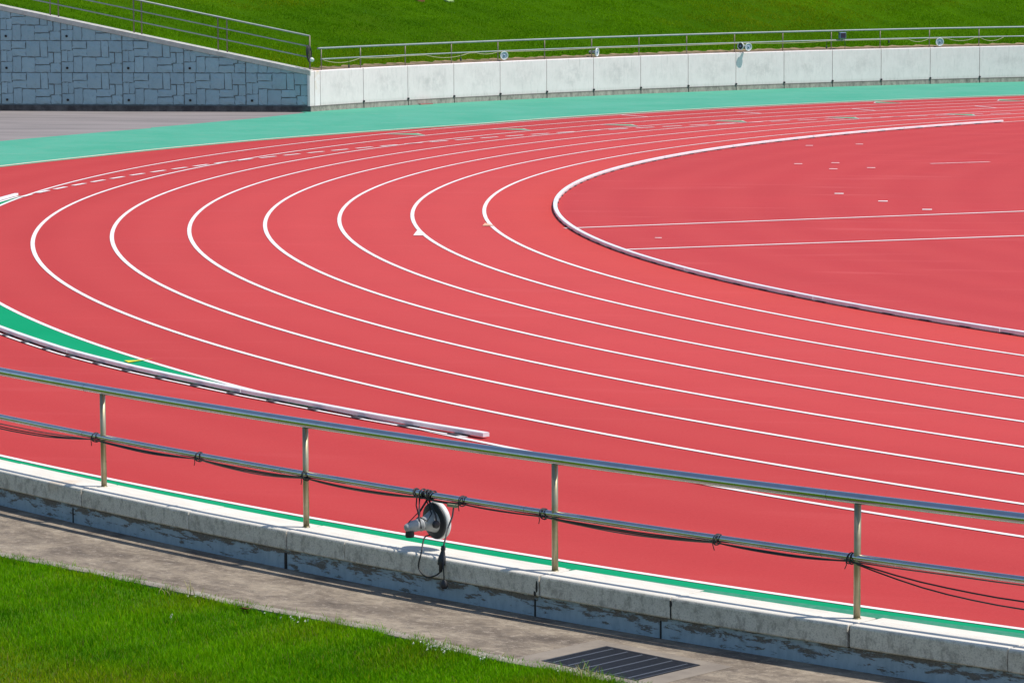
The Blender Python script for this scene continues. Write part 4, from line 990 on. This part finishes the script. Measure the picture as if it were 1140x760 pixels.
# white clover clumps and stray stalks at the lawn edge
def clover(a, dr, n, spread, h, lab):
    c = P(a, GE(a) + 0.05 + dr, LZ); t = thing('clover_clump', lab, 'wildflower', c, 'white clover along the lawn edge')
    q = random.Random(int(a * 100))
    for i in range(n):
        b = c + tang(a) * q.gauss(0, spread) + radial(a) * q.gauss(0, spread * 0.45); hh = h * q.uniform(0.7, 1.25)
        tip = b + Vector((q.uniform(-.02, .02), q.uniform(-.02, .02), hh))
        ms, mp = MB(), MB()
        ms.tube([b, b.lerp(tip, 0.5) + Vector((q.uniform(-.006, .006), 0, 0)), tip], 0.0016, 5)
        for k in range(12):
            d = Vector((q.gauss(0, 1), q.gauss(0, 1), q.gauss(0, 0.8))).normalized()
            s1 = d.cross(Vector((0.3, 0.2, 0.9))).normalized() * 0.0035
            mp.add([tip + d * 0.003 - s1, tip + d * 0.003 + s1, tip + d * 0.012 + Vector((0, 0, 0.002))], [(0, 1, 2)])
        so_ = ms.build('stem', 'stem', t, world=True); mp.build('flower_head', 'petal', so_, world=True)
for a, dr, n, sp, h, lab in ((229.15, 0.07, 7, 0.06, 0.055, 'loose clump of white clover left of the middle of the lawn edge'), (230.45, 0.16, 9, 0.10, 0.05, 'thin line of white clover heads below the hanging loudspeaker'),
                             (232.15, 0.12, 26, 0.11, 0.06, 'thickest clump of white clover heads at the lawn edge'), (232.62, 0.06, 9, 0.10, 0.055, 'sparse white clover just right of the thickest clump'),
                             (233.45, 0.06, 6, 0.08, 0.06, 'few white clover heads at the lawn corner by the grate'), (229.75, 0.72, 3, 0.03, 0.05, 'lone little clover tuft out in the lawn')):
    clover(a, dr, n, sp, h, lab)
def stalks(a, dr, n, h, lab, mt):
    c = P(a, GE(a) + 0.05 + dr, LZ); t = MB(); q = random.Random(int(a * 77))
    for i in range(n):
        b = c + Vector((q.gauss(0, .03), q.gauss(0, .03), 0)); l = Vector((q.uniform(-.06, .06), q.uniform(-.04, .04), 0)); hh = h * q.uniform(.6, 1.1)
        t.tube([b, b + l * 0.3 + Vector((0, 0, hh * 0.6)), b + l + Vector((0, 0, hh))], [0.0035, 0.003, 0.001], 5)
    tag(t.build('tall_grass_tuft', mt, None, loc=c), lab, 'grass tuft', 'tall tufts at the lawn edge')
stalks(229.02, 0.04, 6, 0.15, 'tall yellowish grass stalk standing at the lawn edge on the left', 'drystem')
stalks(228.80, 0.10, 9, 0.09, 'pale low tuft leaning left of the tall stalk', 'drystem')
stalks(233.52, -0.02, 5, 0.13, 'green tuft sprouting beside the drain grate', 'stem')
stalks(233.62, 0.06, 6, 0.12, 'pale tuft at the lower edge of the drain grate', 'drystem')
c = P(229.83, GE(229.83) + 0.16, LZ + 0.03); m = MB()
m.add([c + Vector(v) for v in ((-0.05, 0, 0.01), (-0.015, -0.025, 0.02), (0.03, -0.02, 0.012), (0.06, 0.01, 0.02), (0.02, 0.03, 0.004), (-0.02, 0.026, 0.012), (0, 0, 0))], [(6, 0, 1), (6, 1, 2), (6, 2, 3), (6, 3, 4), (6, 4, 5), (6, 5, 0)])
o = m.build('dead_leaf', 'dead', None, loc=c); s = o.modifiers.new('thick', 'SOLIDIFY'); s.thickness = 0.002
tag(o, 'curled reddish brown dead leaf in the lawn edge', 'leaf')

SC.render.engine = 'CYCLES'
SC.render.resolution_x = 1024; SC.render.resolution_y = 682
